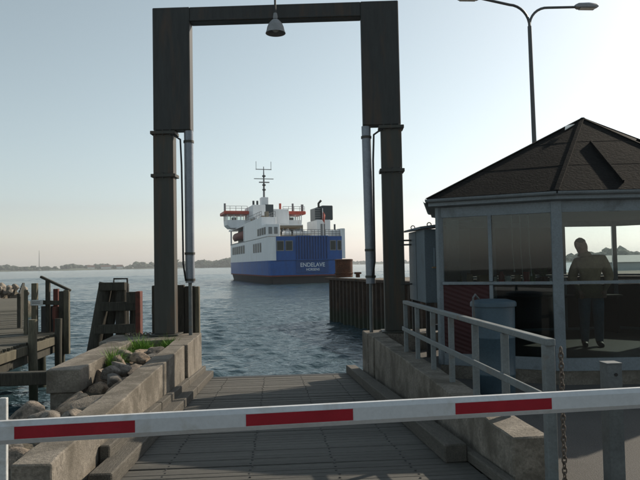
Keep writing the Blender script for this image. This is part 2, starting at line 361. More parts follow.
def blob(bm, c, rx, ry, rz, seed, sub=1, rough=0.35):
    r = bmesh.ops.create_icosphere(bm, subdivisions=sub, radius=1.0)
    for v in r['verts']:
        n = 1+rough*mnoise.noise(v.co*1.7+Vector((seed*1.37, seed*0.71, seed*0.33)))
        v.co = Vector((c[0]+v.co.x*rx*n, c[1]+v.co.y*ry*n, c[2]+v.co.z*rz*n))
def shore():
    # low land across the bay: left shore (about 1.5 km away) and the land behind the ferry and the hut
    bm = B()
    def land(a0, a1, d0, hmax, depth=500, seed=0):
        n = 60; prev = None
        for i in range(n+1):
            a = a0+(a1-a0)*i/n; d = d0*(1+0.05*math.sin(i*0.7+seed)); e = min(1, i/4, (n-i)/4)
            hh = hmax*e*(0.55+0.45*math.sin(i*0.31+seed)**2)
            p = [bm.verts.new(((d+t)*math.sin(a), (d+t)*math.cos(a), WATER_Z-0.3+z)) for t, z in ((0, 0), (12, 1.2*e), (160, hh), (depth, hh*1.5), (depth+300, 0))]
            if prev:
                for k in range(4): bm.faces.new((prev[k], p[k], p[k+1], prev[k+1]))
            prev = p
    land(R(-48), R(-2.6), 1550, 5, seed=1); land(R(-1), R(20), 2300, 7, seed=2); land(R(19), R(60), 900, 5, seed=3)
    obj('far_shore', bm, 'shore', kind='structure', smooth='all', keep=True)
    rnd = random.Random(11)
    def wood(name, label, specs):
        bm = B()
        for a0, a1, d0, n, hlo, hhi, dep in specs:
            for i in range(n):
                a = a0+(a1-a0)*rnd.random(); d = d0+rnd.random()*dep
                clump = 0.55+0.45*(0.5+0.5*math.sin(a*95+1.1)*math.sin(a*41+d*0.003))
                h = (hlo+(hhi-hlo)*rnd.random())*clump
                for q in range(3):
                    w = h*(0.35+0.35*rnd.random())
                    blob(bm, (d*math.sin(a)+rnd.uniform(-.5, .5)*h, d*math.cos(a)+rnd.uniform(-.5, .5)*h, WATER_Z+1.5+h*(0.3+0.22*q)), w, w, h*0.32, rnd.random()*99, 1, 0.8)
        obj(name, bm, 'wood_far', kind='stuff', label=label, cat='woodland', smooth=False, keep=True)
    wood('distant_wood', 'hazy line of low trees along the far shore left of the ferry',
         [(R(-30), R(-3.0), 1610, 420, 6, 15, 140), (R(-6.6), R(-3.4), 1560, 130, 15, 24, 60), (R(-12), R(-7), 1640, 60, 10, 22, 60)])
    wood('distant_wood', 'thin hazy strip of trees on the horizon right of the ferry', [(R(0), R(13), 2350, 140, 8, 16, 120)])
    wood('distant_wood', 'darker belt of trees seen through the hut windows', [(R(19), R(44), 880, 260, 8, 17, 120)])
    # a few pale farmhouses on the left shore and a thin mast
    for i, (a, w, lab) in enumerate(((-15.6, 16, 'pale farmhouse on the far shore, leftmost of the three'), (-14.4, 22, 'longest pale farmhouse on the far shore'), (-13.3, 14, 'small pale farmhouse on the far shore nearest the gantry'))):
        d = 1585; x, y = d*math.sin(R(a)), d*math.cos(R(a)); z = WATER_Z+2
        t = thing('farmhouse', lab, 'house', (x, y, z), -R(a), group='farmhouses on the far shore', local=True)
        pbox('wall', (-w/2, -4, 0), (w/2, 4, 4.5), 'house_white', t)
        bm = B(); v = [bm.verts.new(p) for p in ((-w/2-.4, -4.5, 4.5), (w/2+.4, -4.5, 4.5), (w/2+.4, 4.5, 4.5), (-w/2-.4, 4.5, 4.5), (-w/2-.4, 0, 9), (w/2+.4, 0, 9))]
        for q in ((0, 1, 5, 4), (2, 3, 4, 5), (0, 4, 3), (1, 2, 5), (0, 3, 2, 1)): bm.faces.new([v[k] for k in q])
        obj('roof', bm, 'house_roof', t)
    d = 1600; a = R(-19.6)
    t = thing('radio_mast', 'thin mast rising above the trees on the far left shore', 'mast', (d*math.sin(a), d*math.cos(a), WATER_Z), local=True)
    ptube('pole', [(0, 0, 0), (0, 0, 42)], [1.0, 0.5], 'pole', t, n=6)
    ptube('antenna', [(0, 0, 42), (0, 0, 47)], 0.35, 'pole', t, n=6)
shore()

# ------------------------------------------------------------------ concrete walls
def wall_box(name, lo, hi, parent, seed, cuts=None, amt=0.012, mat='concrete'):
    bm = B(); box(bm, lo, hi, 0.012)
    # cut along the length so that edges can be uneven
    ax = 1 if hi[1]-lo[1] > hi[0]-lo[0] else 0
    L_ = hi[ax]-lo[ax]; n = max(2, int(L_/0.22)); nv = Vector((0, 0, 0)); nv[ax] = 1
    for i in range(1, n):
        co = Vector((0, 0, 0)); co[ax] = lo[ax]+L_*i/n
        bmesh.ops.bisect_plane(bm, geom=bm.verts[:]+bm.edges[:]+bm.faces[:], plane_co=co, plane_no=nv)
    for v in bm.verts:
        q = mnoise.noise_vector(v.co*2.3+Vector((seed, 0, 0))); w = mnoise.noise_vector(v.co*9+Vector((seed, 5, 0)))
        v.co += q*amt*0.7+w*amt*0.9
    return obj(name, bm, mat, parent, smooth=True)
def walls():
    t = thing('ramp_wall', 'long low sunlit concrete wall along the left edge of the timber ramp', 'concrete wall', (-1.83, 9, -1.4))
    wall_box('wall_segment', (-1.98, 4.95, -1.6), (-1.68, 12.02, 0.36), t, 1)
    wall_box('end_block', (-1.99, 12.05, -2.2), (-1.62, 13.22, 0.365), t, 2)
    t = thing('ramp_wall', 'long low concrete wall in shade carrying the grey railing', 'concrete wall', (2.05, 9, -1.4))
    wall_box('wall_segment', (1.91, 5.15, -1.6), (2.22, 12.4, 0.36), t, 3)
    wall_box('end_block', (1.89, 12.43, -2.2), (2.24, 13.1, 0.365), t, 4)
    t = thing('retaining_wall', 'short stout concrete wall stub with a squared end beside the boulders', 'concrete wall', (-3.06, 11, -1.4))
    wall_box('wall_segment', (-3.30, 9.52, 0.02), (-2.82, 12.98, 0.355), t, 5)
    wall_box('footing', (-3.26, 9.56, -1.9), (-2.86, 12.98, 0.02), t, 6)
    t = thing('gantry_foundation', 'concrete block under the left gantry column with grass at its foot', 'foundation', (-2.5, 13.6, -1.4))
    wall_box('block', (-3.48, 13.0, -2.4), (-1.62, 14.25, 0.35), t, 7)
    t = thing('gantry_foundation', 'concrete block under the right gantry column at the end of the shaded wall', 'foundation', (2.5, 13.6, -1.4))
    wall_box('block', (1.88, 13.12, -2.4), (3.5, 13.9, 0.35), t, 8)
walls()

# ------------------------------------------------------------------ timber ramp
SL = 0.066
def rz(y): return 0.29-SL*y           # top of the ramp boards
def ramp():
    t = thing('loading_ramp', 'sloping ferry ramp of crosswise timber boards running down to the water', 'ramp', (0.06, 4.6, rz(4.6)))
    L_, pitch = 3.40, 0.128
    bm = B(); box(bm, (-L_/2, 0.003, -0.06), (L_/2, pitch-0.003, 0), 0.004)
    bmesh.ops.recalc_face_normals(bm, faces=bm.faces)
    me = bpy.data.meshes.new('plank'); bm.to_mesh(me); bm.free(); me.materials.append(MAT['ramp_wood'])
    y = 4.5; i = 0; rnd = random.Random(5)
    while y < 14.25:
        o = bpy.data.objects.new('plank', me); COL.objects.link(o); o.parent = t
        o.location = Vector((0.115+rnd.uniform(-.008, .008), y, rz(y)+rnd.uniform(-.004, .004)))-ORG[t.name]
        o.rotation_euler = (-math.atan(SL)+rnd.uniform(-.012, .012), rnd.uniform(-.0015, .0015), rnd.uniform(-.001, .001))
        y += pitch
    bm = B()                                        # bolt heads in rows over the bearers
    y = 4.5+pitch/2
    while y < 14.2:
        for x in (-1.05, -0.25, 0.55, 1.25):
            lathe(bm, [(0.013, 0), (0.010, 0.006)], (x+rnd.uniform(-.012, .012), y+rnd.uniform(-.01, .01), rz(y)+0.003), 6)
        y += pitch
    obj('bolt_heads', bm, 'dark', t, kind='stuff')
    for x in (-1.35, -0.25, 0.55, 1.45):
        pbar('bearer', (x, 4.5, rz(4.5)-0.19), (x, 14.2, rz(14.2)-0.19), 0.2, 0.24, 'dark', t)
    pbar('end_beam', (-1.6, 14.35, rz(14.35)-0.08), (1.83, 14.35, rz(14.35)-0.08), 0.2, 0.18, 'dark', t, 0.01)
    def kerb(xc, y0, y1, w, h, zoff, seg):
        y = y0
        while y < y1-0.2:
            e = min(y+seg, y1)
            bm = B(); bar(bm, (xc, y+0.008, rz(y)+zoff+h/2), (xc, e-0.008, rz(e)+zoff+h/2), w, h, 0.012)
            roughen(bm, 0.006, 3, y)
            obj('kerb_timber', bm, 'kerb_wood', t); y = e
    kerb(-1.50, 5.6, 14.6, 0.20, 0.14, 0.004, 3.0); kerb(-1.62, 6.2, 14.6, 0.10, 0.25, 0.004, 2.8)
    kerb(1.70, 6.05, 14.6, 0.22, 0.17, 0.004, 2.9); kerb(1.85, 5.0, 14.3, 0.09, 0.10, 0.004, 3.1)
ramp()

# ------------------------------------------------------------------ lifting gantry
def gantry():
    t = thing('lifting_gantry', 'tall dark steel portal gantry standing over the end of the ramp', 'gantry', (0.1, 13.65, 0.36), R(-6), local=True)
    for s in (-1, 1):
        c = s*2.43
        col = pbox('column', (c-.215, -.14, 0.03), (c+.215, .14, 4.36), 'gantry_low', t, 0.012)
        pbox('base_plate', (c-.29, -.29, 0), (c+.29, .29, .03), 'gantry_low', col, 0.004)
        for z, e in ((3.36, .045), (4.28, .05)):
            fl = pbox('flange', (c-.215-e, -.14-e, z), (c+.215+e, .14+e, z+.07), 'gantry_low', col, 0.006)
            bm = B()
            for dx in (-.16, 0, .16):
                for dy in (-.165, .165): tube(bm, [(c+dx, dy, z-.03), (c+dx, dy, z+.10)], 0.016, 6)
            obj('flange_bolts', bm, 'dark', col, kind='stuff')
        a, b = sorted((s*1.835, s*2.635))
        pbox('upper_box', (a, -.15, 4.36), (b, .15, 7.02), 'gantry', t, 0.015)
        # hydraulic cylinder hanging from the box
        cx = s*1.905
        if s < 0:
            cy = ptube('hydraulic_cylinder', [(cx, -.02, 4.36), (cx, -.02, 1.10)], 0.098, 'cylinder', t, n=20)
            ptube('rod', [(cx, -.02, 1.10), (cx, -.02, -0.55)], 0.04, 'steel', cy)
        else:
            cy = ptube('hydraulic_cylinder', [(cx, -.02, 4.36), (cx+.03, -.02, 1.02)], 0.098, 'cylinder', t, n=20)
            ptube('rod', [(cx+.03, -.02, 1.02), (cx+.02, -.02, -0.55)], 0.04, 'steel', cy)
        for z in (4.1, 1.7, 1.14):
            bm = B(); lathe(bm, [(0.09, 0), (0.112, 0), (0.112, 0.05), (0.09, 0.05)], (cx+(0.03 if s > 0 and z < 2 else 0), -.02, z), 20)
            obj('collar', bm, 'gantry_low', cy, smooth=True)
        bm = B(); o = -0.16*1 if s < 0 else 0.17
        tube(bm, [(c-s*.1, -.155, 4.34), (cx+o*0.9, -.17, 4.15), (cx+o*.75, -.18, 3.6), (cx+o*.72, -.16, 2.6), (cx+o*.7, -.15, 1.5), (cx+o*.4, -.14, 1.15)], 0.022, 6)
        obj('cable', bm, 'black', t, smooth='all')
    pbox('cross_beam', (-1.835, -.135, 6.70), (1.835, .135, 7.018), 'gantry', t, 0.012)
    pbox('drip_edge', (-1.835, -.15, 6.715), (1.835, -.1365, 6.74), 'gantry', t)
    # bell lamp hung from the beam
    l = thing('bell_lamp', 'grey bell-shaped lamp hanging under the gantry cross beam', 'lamp', (0.1, 13.3, 7.0))
    bm = B(); lathe(bm, [(0.045, .30), (0.075, .28), (0.10, .255), (0.145, .20), (0.175, .13), (0.19, .06), (0.212, 0), (0.205, 0), (0.18, .06), (0.165, .13), (0.13, .19), (0.02, .24)], (0.1, 13.3, 6.67), 24, cap=False)
    obj('lamp_shade', bm, 'lamp_grey', l, smooth=True)
    bm = B(); lathe(bm, [(0.03, 0), (0.07, .03), (0.085, .09), (0.05, .17)], (0.1, 13.3, 6.70), 14); obj('bulb', bm, 'lens', l, smooth='all')
    ptube('bracket', [(0.1, 13.3, 6.97), (0.1, 13.3, 7.40), (0.1, 13.40, 7.45), (0.1, 13.60, 7.38)], 0.022, 'dark', l)
    bm = B(); lathe(bm, [(0.045, 0), (0.05, .05), (0.035, .12)], (0.1, 13.3, 6.98), 12); obj('socket', bm, 'lamp_grey', l, smooth=True)
gantry()

# timber fender behind the left column
def fender():
    t = thing('timber_fender', 'dark upright fender timbers in the water behind the left gantry column', 'fender', (-2.2, 14.5, -1.4))
    xs = [-2.72, -2.48, -2.24, -2.0]
    for i, x in enumerate(xs):
        bm = B(); box(bm, (x, 14.42, -2.2), (x+.225, 14.62, 1.40-.03*(i % 2)), 0.015); roughen(bm, 0.01, 2, i); obj('timber', bm, 'fender_wood', t)
    bm = B(); box(bm, (-1.775, 14.40, -2.2), (-1.68, 14.6, 1.36), 0.012); obj('timber', bm, 'pale_wood', t, label='narrow paler edge timber')
    for z in (0.75, -0.4): pbox('waling', (-2.76, 14.62, z), (-1.7, 14.76, z+.2), 'fender_wood', t, 0.01)
fender()

def dolphin():
    t = thing('mooring_dolphin', 'weathered timber mooring dolphin with leaning pile and rusty plate beside the pier', 'dolphin', (-3.8, 15.5, -1.4))
    def pile(p0, p1, r, mat='pile_wood', name='pile'):
        bm = B(); n = 7; p0 = Vector(p0); p1 = Vector(p1)
        tube(bm, [p0.lerp(p1, i/n) for i in range(n+1)], [r*(1.06-.1*i/n) for i in range(n+1)], 12); roughen(bm, 0.012, 3, r*31)
        return obj(name, bm, mat, t, smooth=True)
    pile((-4.62, 15.4, -2.2), (-3.98, 15.5, 1.46), 0.16); pile((-4.40, 15.75, -2.2), (-3.84, 15.72, 1.44), 0.15)
    pile((-3.60, 15.5, -2.2), (-3.62, 15.5, 1.46), 0.145); pile((-3.70, 15.95, -2.2), (-3.66, 15.85, 1.42), 0.14)
    pile((-3.36, 15.7, -2.2), (-3.36, 15.7, 1.10), 0.12)
    bm = B(); box(bm, (-4.10, 15.28, 1.28), (-3.5, 15.40, 1.47), 0.012); roughen(bm, 0.006, 3); obj('cap_timber', bm, 'pile_wood', t)
    for z, x0 in ((0.80, -4.05), (0.28, -4.2)):
        bm = B(); box(bm, (x0, 15.28, z), (-3.2, 15.38, z+.21), 0.012); roughen(bm, 0.008, 3, z); obj('cross_timber', bm, 'pile_wood', t)
    bm = B(); box(bm, (-3.46, 15.26, 0.96), (-3.14, 15.42, 1.24), 0.01); obj('rubbing_block', bm, 'pile_wood', t)
    bm = B(); box(bm, (-3.24, 15.2, 0.1), (-3.13, 15.5, 1.25), 0.01); roughen(bm, 0.006, 3); obj('steel_plate', bm, 'rust_red', t, label='rusty red steel plate on the right edge')
    bm = B(); tube(bm, [(-3.8, 15.5, 1.4), (-3.8, 15.5, 1.55), (-3.49, 15.5, 1.55), (-3.47, 15.5, 1.15)], 0.025, 8); obj('mooring_hoop', bm, 'dark', t, smooth=True)
    # slack chain on the foundation
    c = thing('chain', 'short rusty chain lying on the concrete beside the left gantry column', 'chain', (-2.95, 13.95, .36))
    for i in range(10):
        bm = B(); x = -3.15+i*.055; torus(bm, (x, 13.9+.05*math.sin(i*1.1), 0.375+.012*(i % 2)), 0.03, 0.010, mtx=Matrix.Rotation(math.pi/2*(i % 2), 4, 'X'), sx=1.4)
        obj('link', bm, 'chain', c, smooth='all')
dolphin()

# ------------------------------------------------------------------ boulders and grass
ROCKS = []
ORD = ['first', 'second', 'third', 'fourth', 'fifth', 'sixth', 'seventh', 'eighth', 'ninth', 'tenth', 'eleventh', 'twelfth', 'thirteenth', 'fourteenth', 'fifteenth', 'sixteenth', 'seventeenth', 'eighteenth', 'nineteenth', 'twentieth', 'twenty-first', 'twenty-second']
def rock_meshes():
    for s in range(8):
        bm = B(); bmesh.ops.create_icosphere(bm, subdivisions=4, radius=1.0); rr = random.Random(s)
        planes = [(Vector((rr.gauss(0, 1), rr.gauss(0, 1), rr.gauss(0, 1))).normalized(), rr.uniform(.45, .8)) for _ in range(13)]
        for v in bm.verts:
            for n, d in planes:
                e = v.co.dot(n)-d
                if e > 0: v.co -= n*e*0.84
            v.co *= 1+0.10*mnoise.fractal(v.co*1.8+Vector((s*5, 0, 0)), 1, 2, 5)
        me = bpy.data.meshes.new('boulder'); bm.to_mesh(me); bm.free(); me.polygons.foreach_set('use_smooth', [True]*len(me.polygons)); me.set_sharp_from_angle(angle=R(50))
        me.materials.append(MAT['rock']); ROCKS.append(me)
rock_meshes()
def rocks(spots, label, group, mat=None, seed=0):
    rr = random.Random(seed)
    if '%s' in label: spots = sorted(spots, key=lambda p: -p[1])
    for i, (x, y, z, s) in enumerate(spots):
        me = ROCKS[rr.randrange(8)]
        o = bpy.data.objects.new('boulder', me); COL.objects.link(o); o.location = (x, y, z)
        o.rotation_euler = (rr.uniform(-.4, .4), rr.uniform(-.4, .4), rr.uniform(0, 6.28)); o.scale = (s*rr.uniform(.9, 1.25), s*rr.uniform(.8, 1.05), s*rr.uniform(.6, .8))
        if mat: o.material_slots[0].link = 'OBJECT'; o.material_slots[0].material = MAT[mat]
        lab = label[i] if isinstance(label, list) and i < len(label) else (label[-1] if isinstance(label, list) else label)
        if '%s' in lab: lab = lab % ORD[i]
        tag(o, lab, 'boulder', group)
rocks([(-2.33, 12.5, .06, .36), (-2.62, 11.85, .05, .30), (-2.22, 11.5, .08, .34), (-2.55, 11.1, .06, .26), (-2.20, 10.75, .03, .28), (-2.68, 10.45, .03, .33),
       (-2.28, 10.0, .02, .30), (-2.62, 9.75, .0, .25), (-2.24, 9.35, .0, .27), (-2.45, 12.05, .2, .22), (-2.42, 10.3, .22, .2), (-2.3, 11.1, .26, .2), (-2.6, 10.9, .22, .18), (-2.5, 9.95, .22, .2), (-2.2, 12.1, .22, .2), (-2.35, 9.55, .18, .18), (-2.65, 11.55, .24, .18)],
      'boulder wedged between concrete stub and ramp wall, %s from the gantry', 'boulders between the concrete walls', seed=2)
rocks([(-2.33, 8.55, .03, .30)], 'tall pinkish boulder standing at the end of the concrete stub', 'boulders on the bank', 'rock_pale', seed=5)
rocks([(-2.75, 9.05, -.12, .38), (-3.35, 8.9, -.28, .42), (-2.85, 8.25, -.14, .34), (-3.6, 8.2, -.28, .40), (-2.4, 7.75, -.04, .30), (-3.15, 7.5, -.12, .36), (-4.1, 8.0, -.35, .40),
       (-2.3, 6.95, -.03, .27), (-2.8, 6.6, -.03, .3), (-3.6, 6.9, -.10, .38), (-4.3, 9.0, -.62, .45), (-3.0, 9.7, -.55, .4), (-4.6, 7.1, -.2, .42), (-2.35, 6.2, .0, .24), (-3.2, 6.1, .0, .28), (-3.8, 9.6, -.75, .45), (-5.2, 8.4, -.55, .45)],
      'boulder on the bank left of the ramp wall, %s from the water', 'boulders on the bank', seed=9)

def grass(name, label, spots, n, seed):
    rr = random.Random(seed); bm = B()
    for cx, cy, rx, ry, hh in spots:
        for i in range(n):
            a = rr.random()*6.28; q = math.sqrt(rr.random()); x = cx+rx*q*math.cos(a); y = cy+ry*q*math.sin(a); h = hh*(.5+.7*rr.random())*(1.1-.6*q)
            z = 0.08; d = Vector((rr.gauss(0, .35), rr.gauss(0, .35), 1)).normalized(); w = rr.uniform(.004, .008); s = Vector((math.cos(a+1), math.sin(a+1), 0))*w
            p = Vector((x, y, z)); m_ = p+d*h*.55; tip = p+d*h+Vector((d.x, d.y, -.1))*h*.4
            v = [bm.verts.new(k) for k in (p-s, p+s, m_+s*.8, m_-s*.8, tip)]; bm.faces.new(v[:4]); bm.faces.new((v[3], v[2], v[4]))
    obj(name, bm, 'grass', label=label, cat='grass', kind='stuff', recalc=False, keep=True)
grass('grass', 'green grass tufts among the boulders at the foot of the left gantry column',
      [(-2.62, 12.75, .24, .18, .5), (-2.08, 12.85, .16, .12, .45), (-2.70, 11.0, .14, .26, .46), (-2.72, 11.8, .12, .25, .4)], 520, 3)

# ------------------------------------------------------------------ pier on the left
def pier():
    O = Vector((-6.25, 16.5, 0)); U = Vector((-.349, .937, 0)); Vv = Vector((.937, .349, 0)); Z = 0.2
    def P(u, v, z): return O+U*u+Vv*v+Vector((0, 0, z))
    t = thing('pier', 'weathered timber jetty on piles with a railed landing at its corner', 'jetty', (-6.25, 16.5, WATER_Z))
    def vr(u): return (.8+.349*u)/.937 if u < .6 else 0.0
    rr = random.Random(4); u = -6.0
    while u < 11.0:
        e = u+.148; vrt = min(vr(u), vr(e)) if not (u < .6 < e) else 0.0; z = Z+rr.uniform(-.006, .006); k = rr.uniform(-.03, .03)
        bm = B(); a = [P(u, -2.8, z), P(u, vrt+k, z), P(e, vrt+k, z), P(e, -2.8, z)]
        top = [bm.verts.new(q) for q in a]; bot = [bm.verts.new(q-Vector((0, 0, .05))) for q in a]
        bm.faces.new(top[::-1]); bm.faces.new(bot)
        for i in range(4): bm.faces.new((top[i], top[(i+1) % 4], bot[(i+1) % 4], bot[i]))
        obj('plank', bm, 'pier_wood', t); u += .16
    bm = B(); prism(bm, [P(11, -2.8, 0)[:2], P(11, 0, 0)[:2], P(23, 0, 0)[:2], P(23, -2.8, 0)[:2]], Z-.05, Z-.002); obj('far_decking', bm, 'pier_wood', t)
    # edge beams
    def beam(p0, p1, w=.14, h=.2, mat='pale_wood', name='edge_beam'):
        bm = B(); bar(bm, p0, p1, w, h, .012); roughen(bm, .008, 2, p0[1]); obj(name, bm, mat, t)
    beam((-5.48, 11.0, Z-.16), (-5.48, 13.9, Z-.16)); beam((-5.48, 13.92, Z-.16), (-5.48, 17.0, Z-.16))
    beam((-5.56, 11.0, Z-.38), (-5.56, 17.0, Z-.38), .12, .2, 'pile_wood', 'stringer')
    beam((-5.40, 17.1, Z-.17), (-6.6, 16.75, Z-.17), .14, .2, 'pile_wood')
    beam(P(.7, -.07, Z-.16), P(23, -.07, Z-.16), .14, .2, 'pile_wood')
    def pile(x, y, top, r, mat='pile_wood', name='pile'):
        bm = B(); n = 6
        tube(bm, [(x+.01*math.sin(i), y, -2.3+(top+2.3)*i/n) for i in range(n+1)], [r*(1.05-.08*i/n) for i in range(n+1)], 12); roughen(bm, .01, 3, x)
        return obj(name, bm, mat, t, smooth=True)
    pile(-5.33, 14.6, .70, .095, 'pale_wood'); pile(-5.36, 16.35, .58, .085); pile(-5.70, 12.2, .12, .11); pile(-6.9, 15.6, .12, .11); pile(-6.6, 13.8, .12, .11); pile(-5.95, 16.9, .12, .1)
    for q in range(4): p = P(4+q*5, -.2, 0); pile(p.x, p.y, .1, .11); p = P(4+q*5, -2.6, 0); pile(p.x, p.y, .1, .11)
    # landing railing
    def post(x, y, z0, z1, w=.11, mat='pile_wood', label=None):
        bm = B(); box(bm, (x-w/2, y-w/2, z0), (x+w/2, y+w/2, z1), .008); roughen(bm, .005, 3, x); obj('railing_post', bm, mat, t, label=label)
    post(-5.28, 16.75, -.35, 1.27, .13, 'pale_wood'); post(-5.42, 16.8, -.9, 1.24, .12); post(-5.80, 16.9, .15, 1.54, .10); post(-6.02, 16.6, .15, 1.46, .13, 'pale_wood'); post(-6.18, 16.45, .15, 1.3, .08, 'pale_wood')
    bm = B(); bar(bm, (-5.98, 16.9, 1.62), (-5.2, 16.78, 1.25), .09, .06, .008); obj('handrail', bm, 'pile_wood', t)
    bm = B(); bar(bm, (-6.1, 16.75, .98), (-5.25, 16.8, .93), .05, .11, .006); obj('cross_rail', bm, 'pile_wood', t)
    bm = B(); box(bm, (-5.66, 16.86, .15), (-5.54, 16.98, 1.30), .008); obj('ladder_stile', bm, 'rust_red', t, label='rust-red upright steel member')
    bm = B(); box(bm, (-5.56, 16.5, .55), (-5.50, 17.0, .85), .006); obj('ladder_bracket', bm, 'rust_red', t)
    pbox('side_panel', (-6.0, 16.97, .2), (-5.68, 17.02, .86), 'dark', t, .005)
    sg = pbox('notice_board', (-6.10, 16.52, .905), (-5.80, 16.545, 1.045), 'rail_white', t, .003, label='small white notice board')
    for z in (.99, .955):
        bm = B(); box(bm, (-6.06, 16.516, z), (-5.86, 16.5195, z+.012)); obj('print_line', bm, 'dark', sg)
    # walkway guard on the right edge further out
    for q in range(6):
        p = P(2+q*3.2, -.12, 0); bm = B(); box(bm, (p.x-.05, p.y-.05, .15), (p.x+.05, p.y+.05, 1.15), .006); obj('railing_post', bm, 'pile_wood', t)
    beam(P(1.8, -.12, 1.1), P(18.2, -.12, 1.1), .05, .1, 'pile_wood', 'handrail')
pier()
# breakwater boulders past the pier
rr = random.Random(21); sp = []
for i in range(52): a_ = rr.random(); sp.append((-15.3-a_*6.5, 39.6+rr.random()*2.4, rr.choice((.15, .4, .62, .78))+rr.uniform(-.1, .1)-.1, .22+rr.random()*.16))
rocks(sp, 'pale boulder heaped on the breakwater beyond the jetty', 'boulders on the breakwater', 'rock_pale', 22)
bm = B()
for i in range(40): blob(bm, (-15.9-i*.22, 41+.3*math.sin(i), -.9), 1.0, 1.6, 1.25, i, 1)
obj('breakwater_core', bm, 'soil', kind='structure', keep=True)

# green timber beam across to the stub
bm = B(); bar(bm, (-7.5, 9.65, .215), (-3.32, 9.72, .215), .16, .19, .015); bmesh.ops.subdivide_edges(bm, edges=bm.edges, cuts=2); roughen(bm, .006, 2)
t = thing('mooring_beam', 'long dark horizontal timber beam butting against the concrete stub', 'timber beam', (-5.4, 9.7, -1.2))
obj('beam', bm, 'pile_wood', t)
for x in (-4.6, -6.6):
    bm = B(); tube(bm, [(x, 9.85, -2.2), (x, 9.85, -.5), (x, 9.85, .28)], .10, 10); obj('support_pile', bm, 'pile_wood', t, smooth=True)

# ------------------------------------------------------------------ sheet-pile quay beyond the ramp, right
def quay():
    P0 = Vector((2.98, 33.9, 0)); P1 = Vector((7.05, 15.6, 0)); d = (P1-P0).normalized(); n = Vector((d.y, -d.x, 0)) # outward: towards -X
    if n.x > 0: n = -n
    L_ = (P1-P0).length; t = thing('sheet_pile_quay', 'rusty brown sheet pile quay edge standing in the water behind the right gantry column', 'quay', (3.0, 33.9, -1.15))
    top = 1.0
    w = .55; k = int(L_/w)
    # one sheet mesh in local axes (x along the wall, y outward)
    bm = B(); prof = [(0, 0), (.10, 0), (.19, .17), (.37, .17), (.46, 0), (.55, 0)]
    a = [bm.verts.new((x, y, -3)) for x, y in prof]; b = [bm.verts.new((x, y, top)) for x, y in prof]
    a2 = [bm.verts.new((x, y-.03, -3)) for x, y in prof]; b2 = [bm.verts.new((x, y-.03, top)) for x, y in prof]
    for i in range(5):
        bm.faces.new((a[i], a[i+1], b[i+1], b[i])); bm.faces.new((b[i], b[i+1], b2[i+1], b2[i])); bm.faces.new((a2[i+1], a2[i], b2[i], b2[i+1]))
    bmesh.ops.recalc_face_normals(bm, faces=bm.faces); me = bpy.data.meshes.new('sheet_pile'); bm.to_mesh(me); bm.free(); me.materials.append(MAT['sheet_rust'])
    def run(A, dirv, nv, cnt):
        for i in range(cnt):
            p = A+dirv*(w*i); o = bpy.data.objects.new('sheet_pile', me); COL.objects.link(o); o.parent = t
            m = Matrix((dirv, nv, Vector((0, 0, 1)))).transposed().to_4x4(); m.translation = p-ORG[t.name]+Vector((0, 0, 0)); o.matrix_local = m
    run(P0, d, n, k)
    d2 = Vector((.93, .37, 0)).normalized(); n2 = Vector((-d2.y, d2.x, 0)); run(P0+n*0, d2, n2, 20)
    bm = B(); bar(bm, P0+n*.08-d*.15+Vector((0, 0, top+.05)), P1+n*.08+Vector((0, 0, top+.05)), .42, .12, .015); obj('cap_beam', bm, 'sheet_rust', t)
    bm = B(); q = P0+d2*11
    prism(bm, [tuple(P0[:2]), tuple(P1[:2]), (7.2, 13.21), (60, 13.21), (60, 60), (40, 48.6)], -3, top-.004)
    obj('quay_surface', bm, 'quay_top', kind='structure', keep=True)
    # rusty tubular mooring post
    b_ = thing('mooring_post', 'thick rusty steel mooring post on the corner of the sheet pile quay', 'mooring post', (3.62, 33.3, top+.11))
    bm = B(); lathe(bm, [(.44, 0), (.46, .02), (.46, .86), (.48, .87), (.48, .93), (.40, .95)], (3.62, 33.3, top+.11), 24); obj('post', bm, 'rust', b_, smooth=True)
    bm = B(); torus(bm, (3.62, 33.3, top+.32), .47, .03, n=24); obj('weld_ring', bm, 'rust', b_, smooth='all')
    c_ = thing('cleat', 'low rusty cleat on the quay edge just right of the thick mooring post', 'cleat', (4.2, 32.2, top+.11))
    pbox('stem', (4.1, 32.1, top+.11), (4.3, 32.3, top+.28), 'rust', c_, .02); pbox('horn', (4.02, 32.08, top+.28), (4.38, 32.32, top+.38), 'rust', c_, .03)
quay()

# ------------------------------------------------------------------ railing on the right wall
def railing():
    t = thing('guard_railing', 'grey flat-bar guard railing on the shaded concrete wall right of the ramp', 'railing', (2.12, 7.6, .36))
    ys = [10.35, 9.5, 8.55, 7.65, 6.72, 5.84]
    for y in ys: pbox('post', (2.09, y-.03, .345), (2.15, y+.03, 1.13), 'rail_paint', t, .004)
    e = pbox('end_post', (2.085, 4.86, 0), (2.165, 4.94, 1.14), 'rail_paint', t, .005)
    pbox('base_plate', (2.04, 4.82, 0), (2.21, 4.98, .012), 'rail_paint', e)
    bm = B(); bar(bm, (2.12, 10.38, 1.16), (2.12, 4.83, 1.165), .075, .055, .006); obj('top_rail', bm, 'rail_paint', t)
    bm = B(); bar(bm, (2.075, 10.38, .735), (2.075, 4.86, .74), .025, .065, .004); obj('mid_rail', bm, 'rail_paint', t)
    c = thing('chain', 'rusty chain hanging down beside the near end post of the grey railing', 'chain', (2.21, 4.86, .0))
    for i in range(27):
        bm = B(); m = Matrix.Rotation(math.pi/2*(i % 2), 4, 'Z') @ Matrix.Rotation(math.pi/2, 4, 'Y') @ Matrix.Rotation(0, 4, 'X')
        torus(bm, (2.205, 4.85, 1.10-i*.040), .017, .0065, n=10, k=5, sx=1.55, mtx=m); obj('link', bm, 'chain', c, smooth='all')
railing()

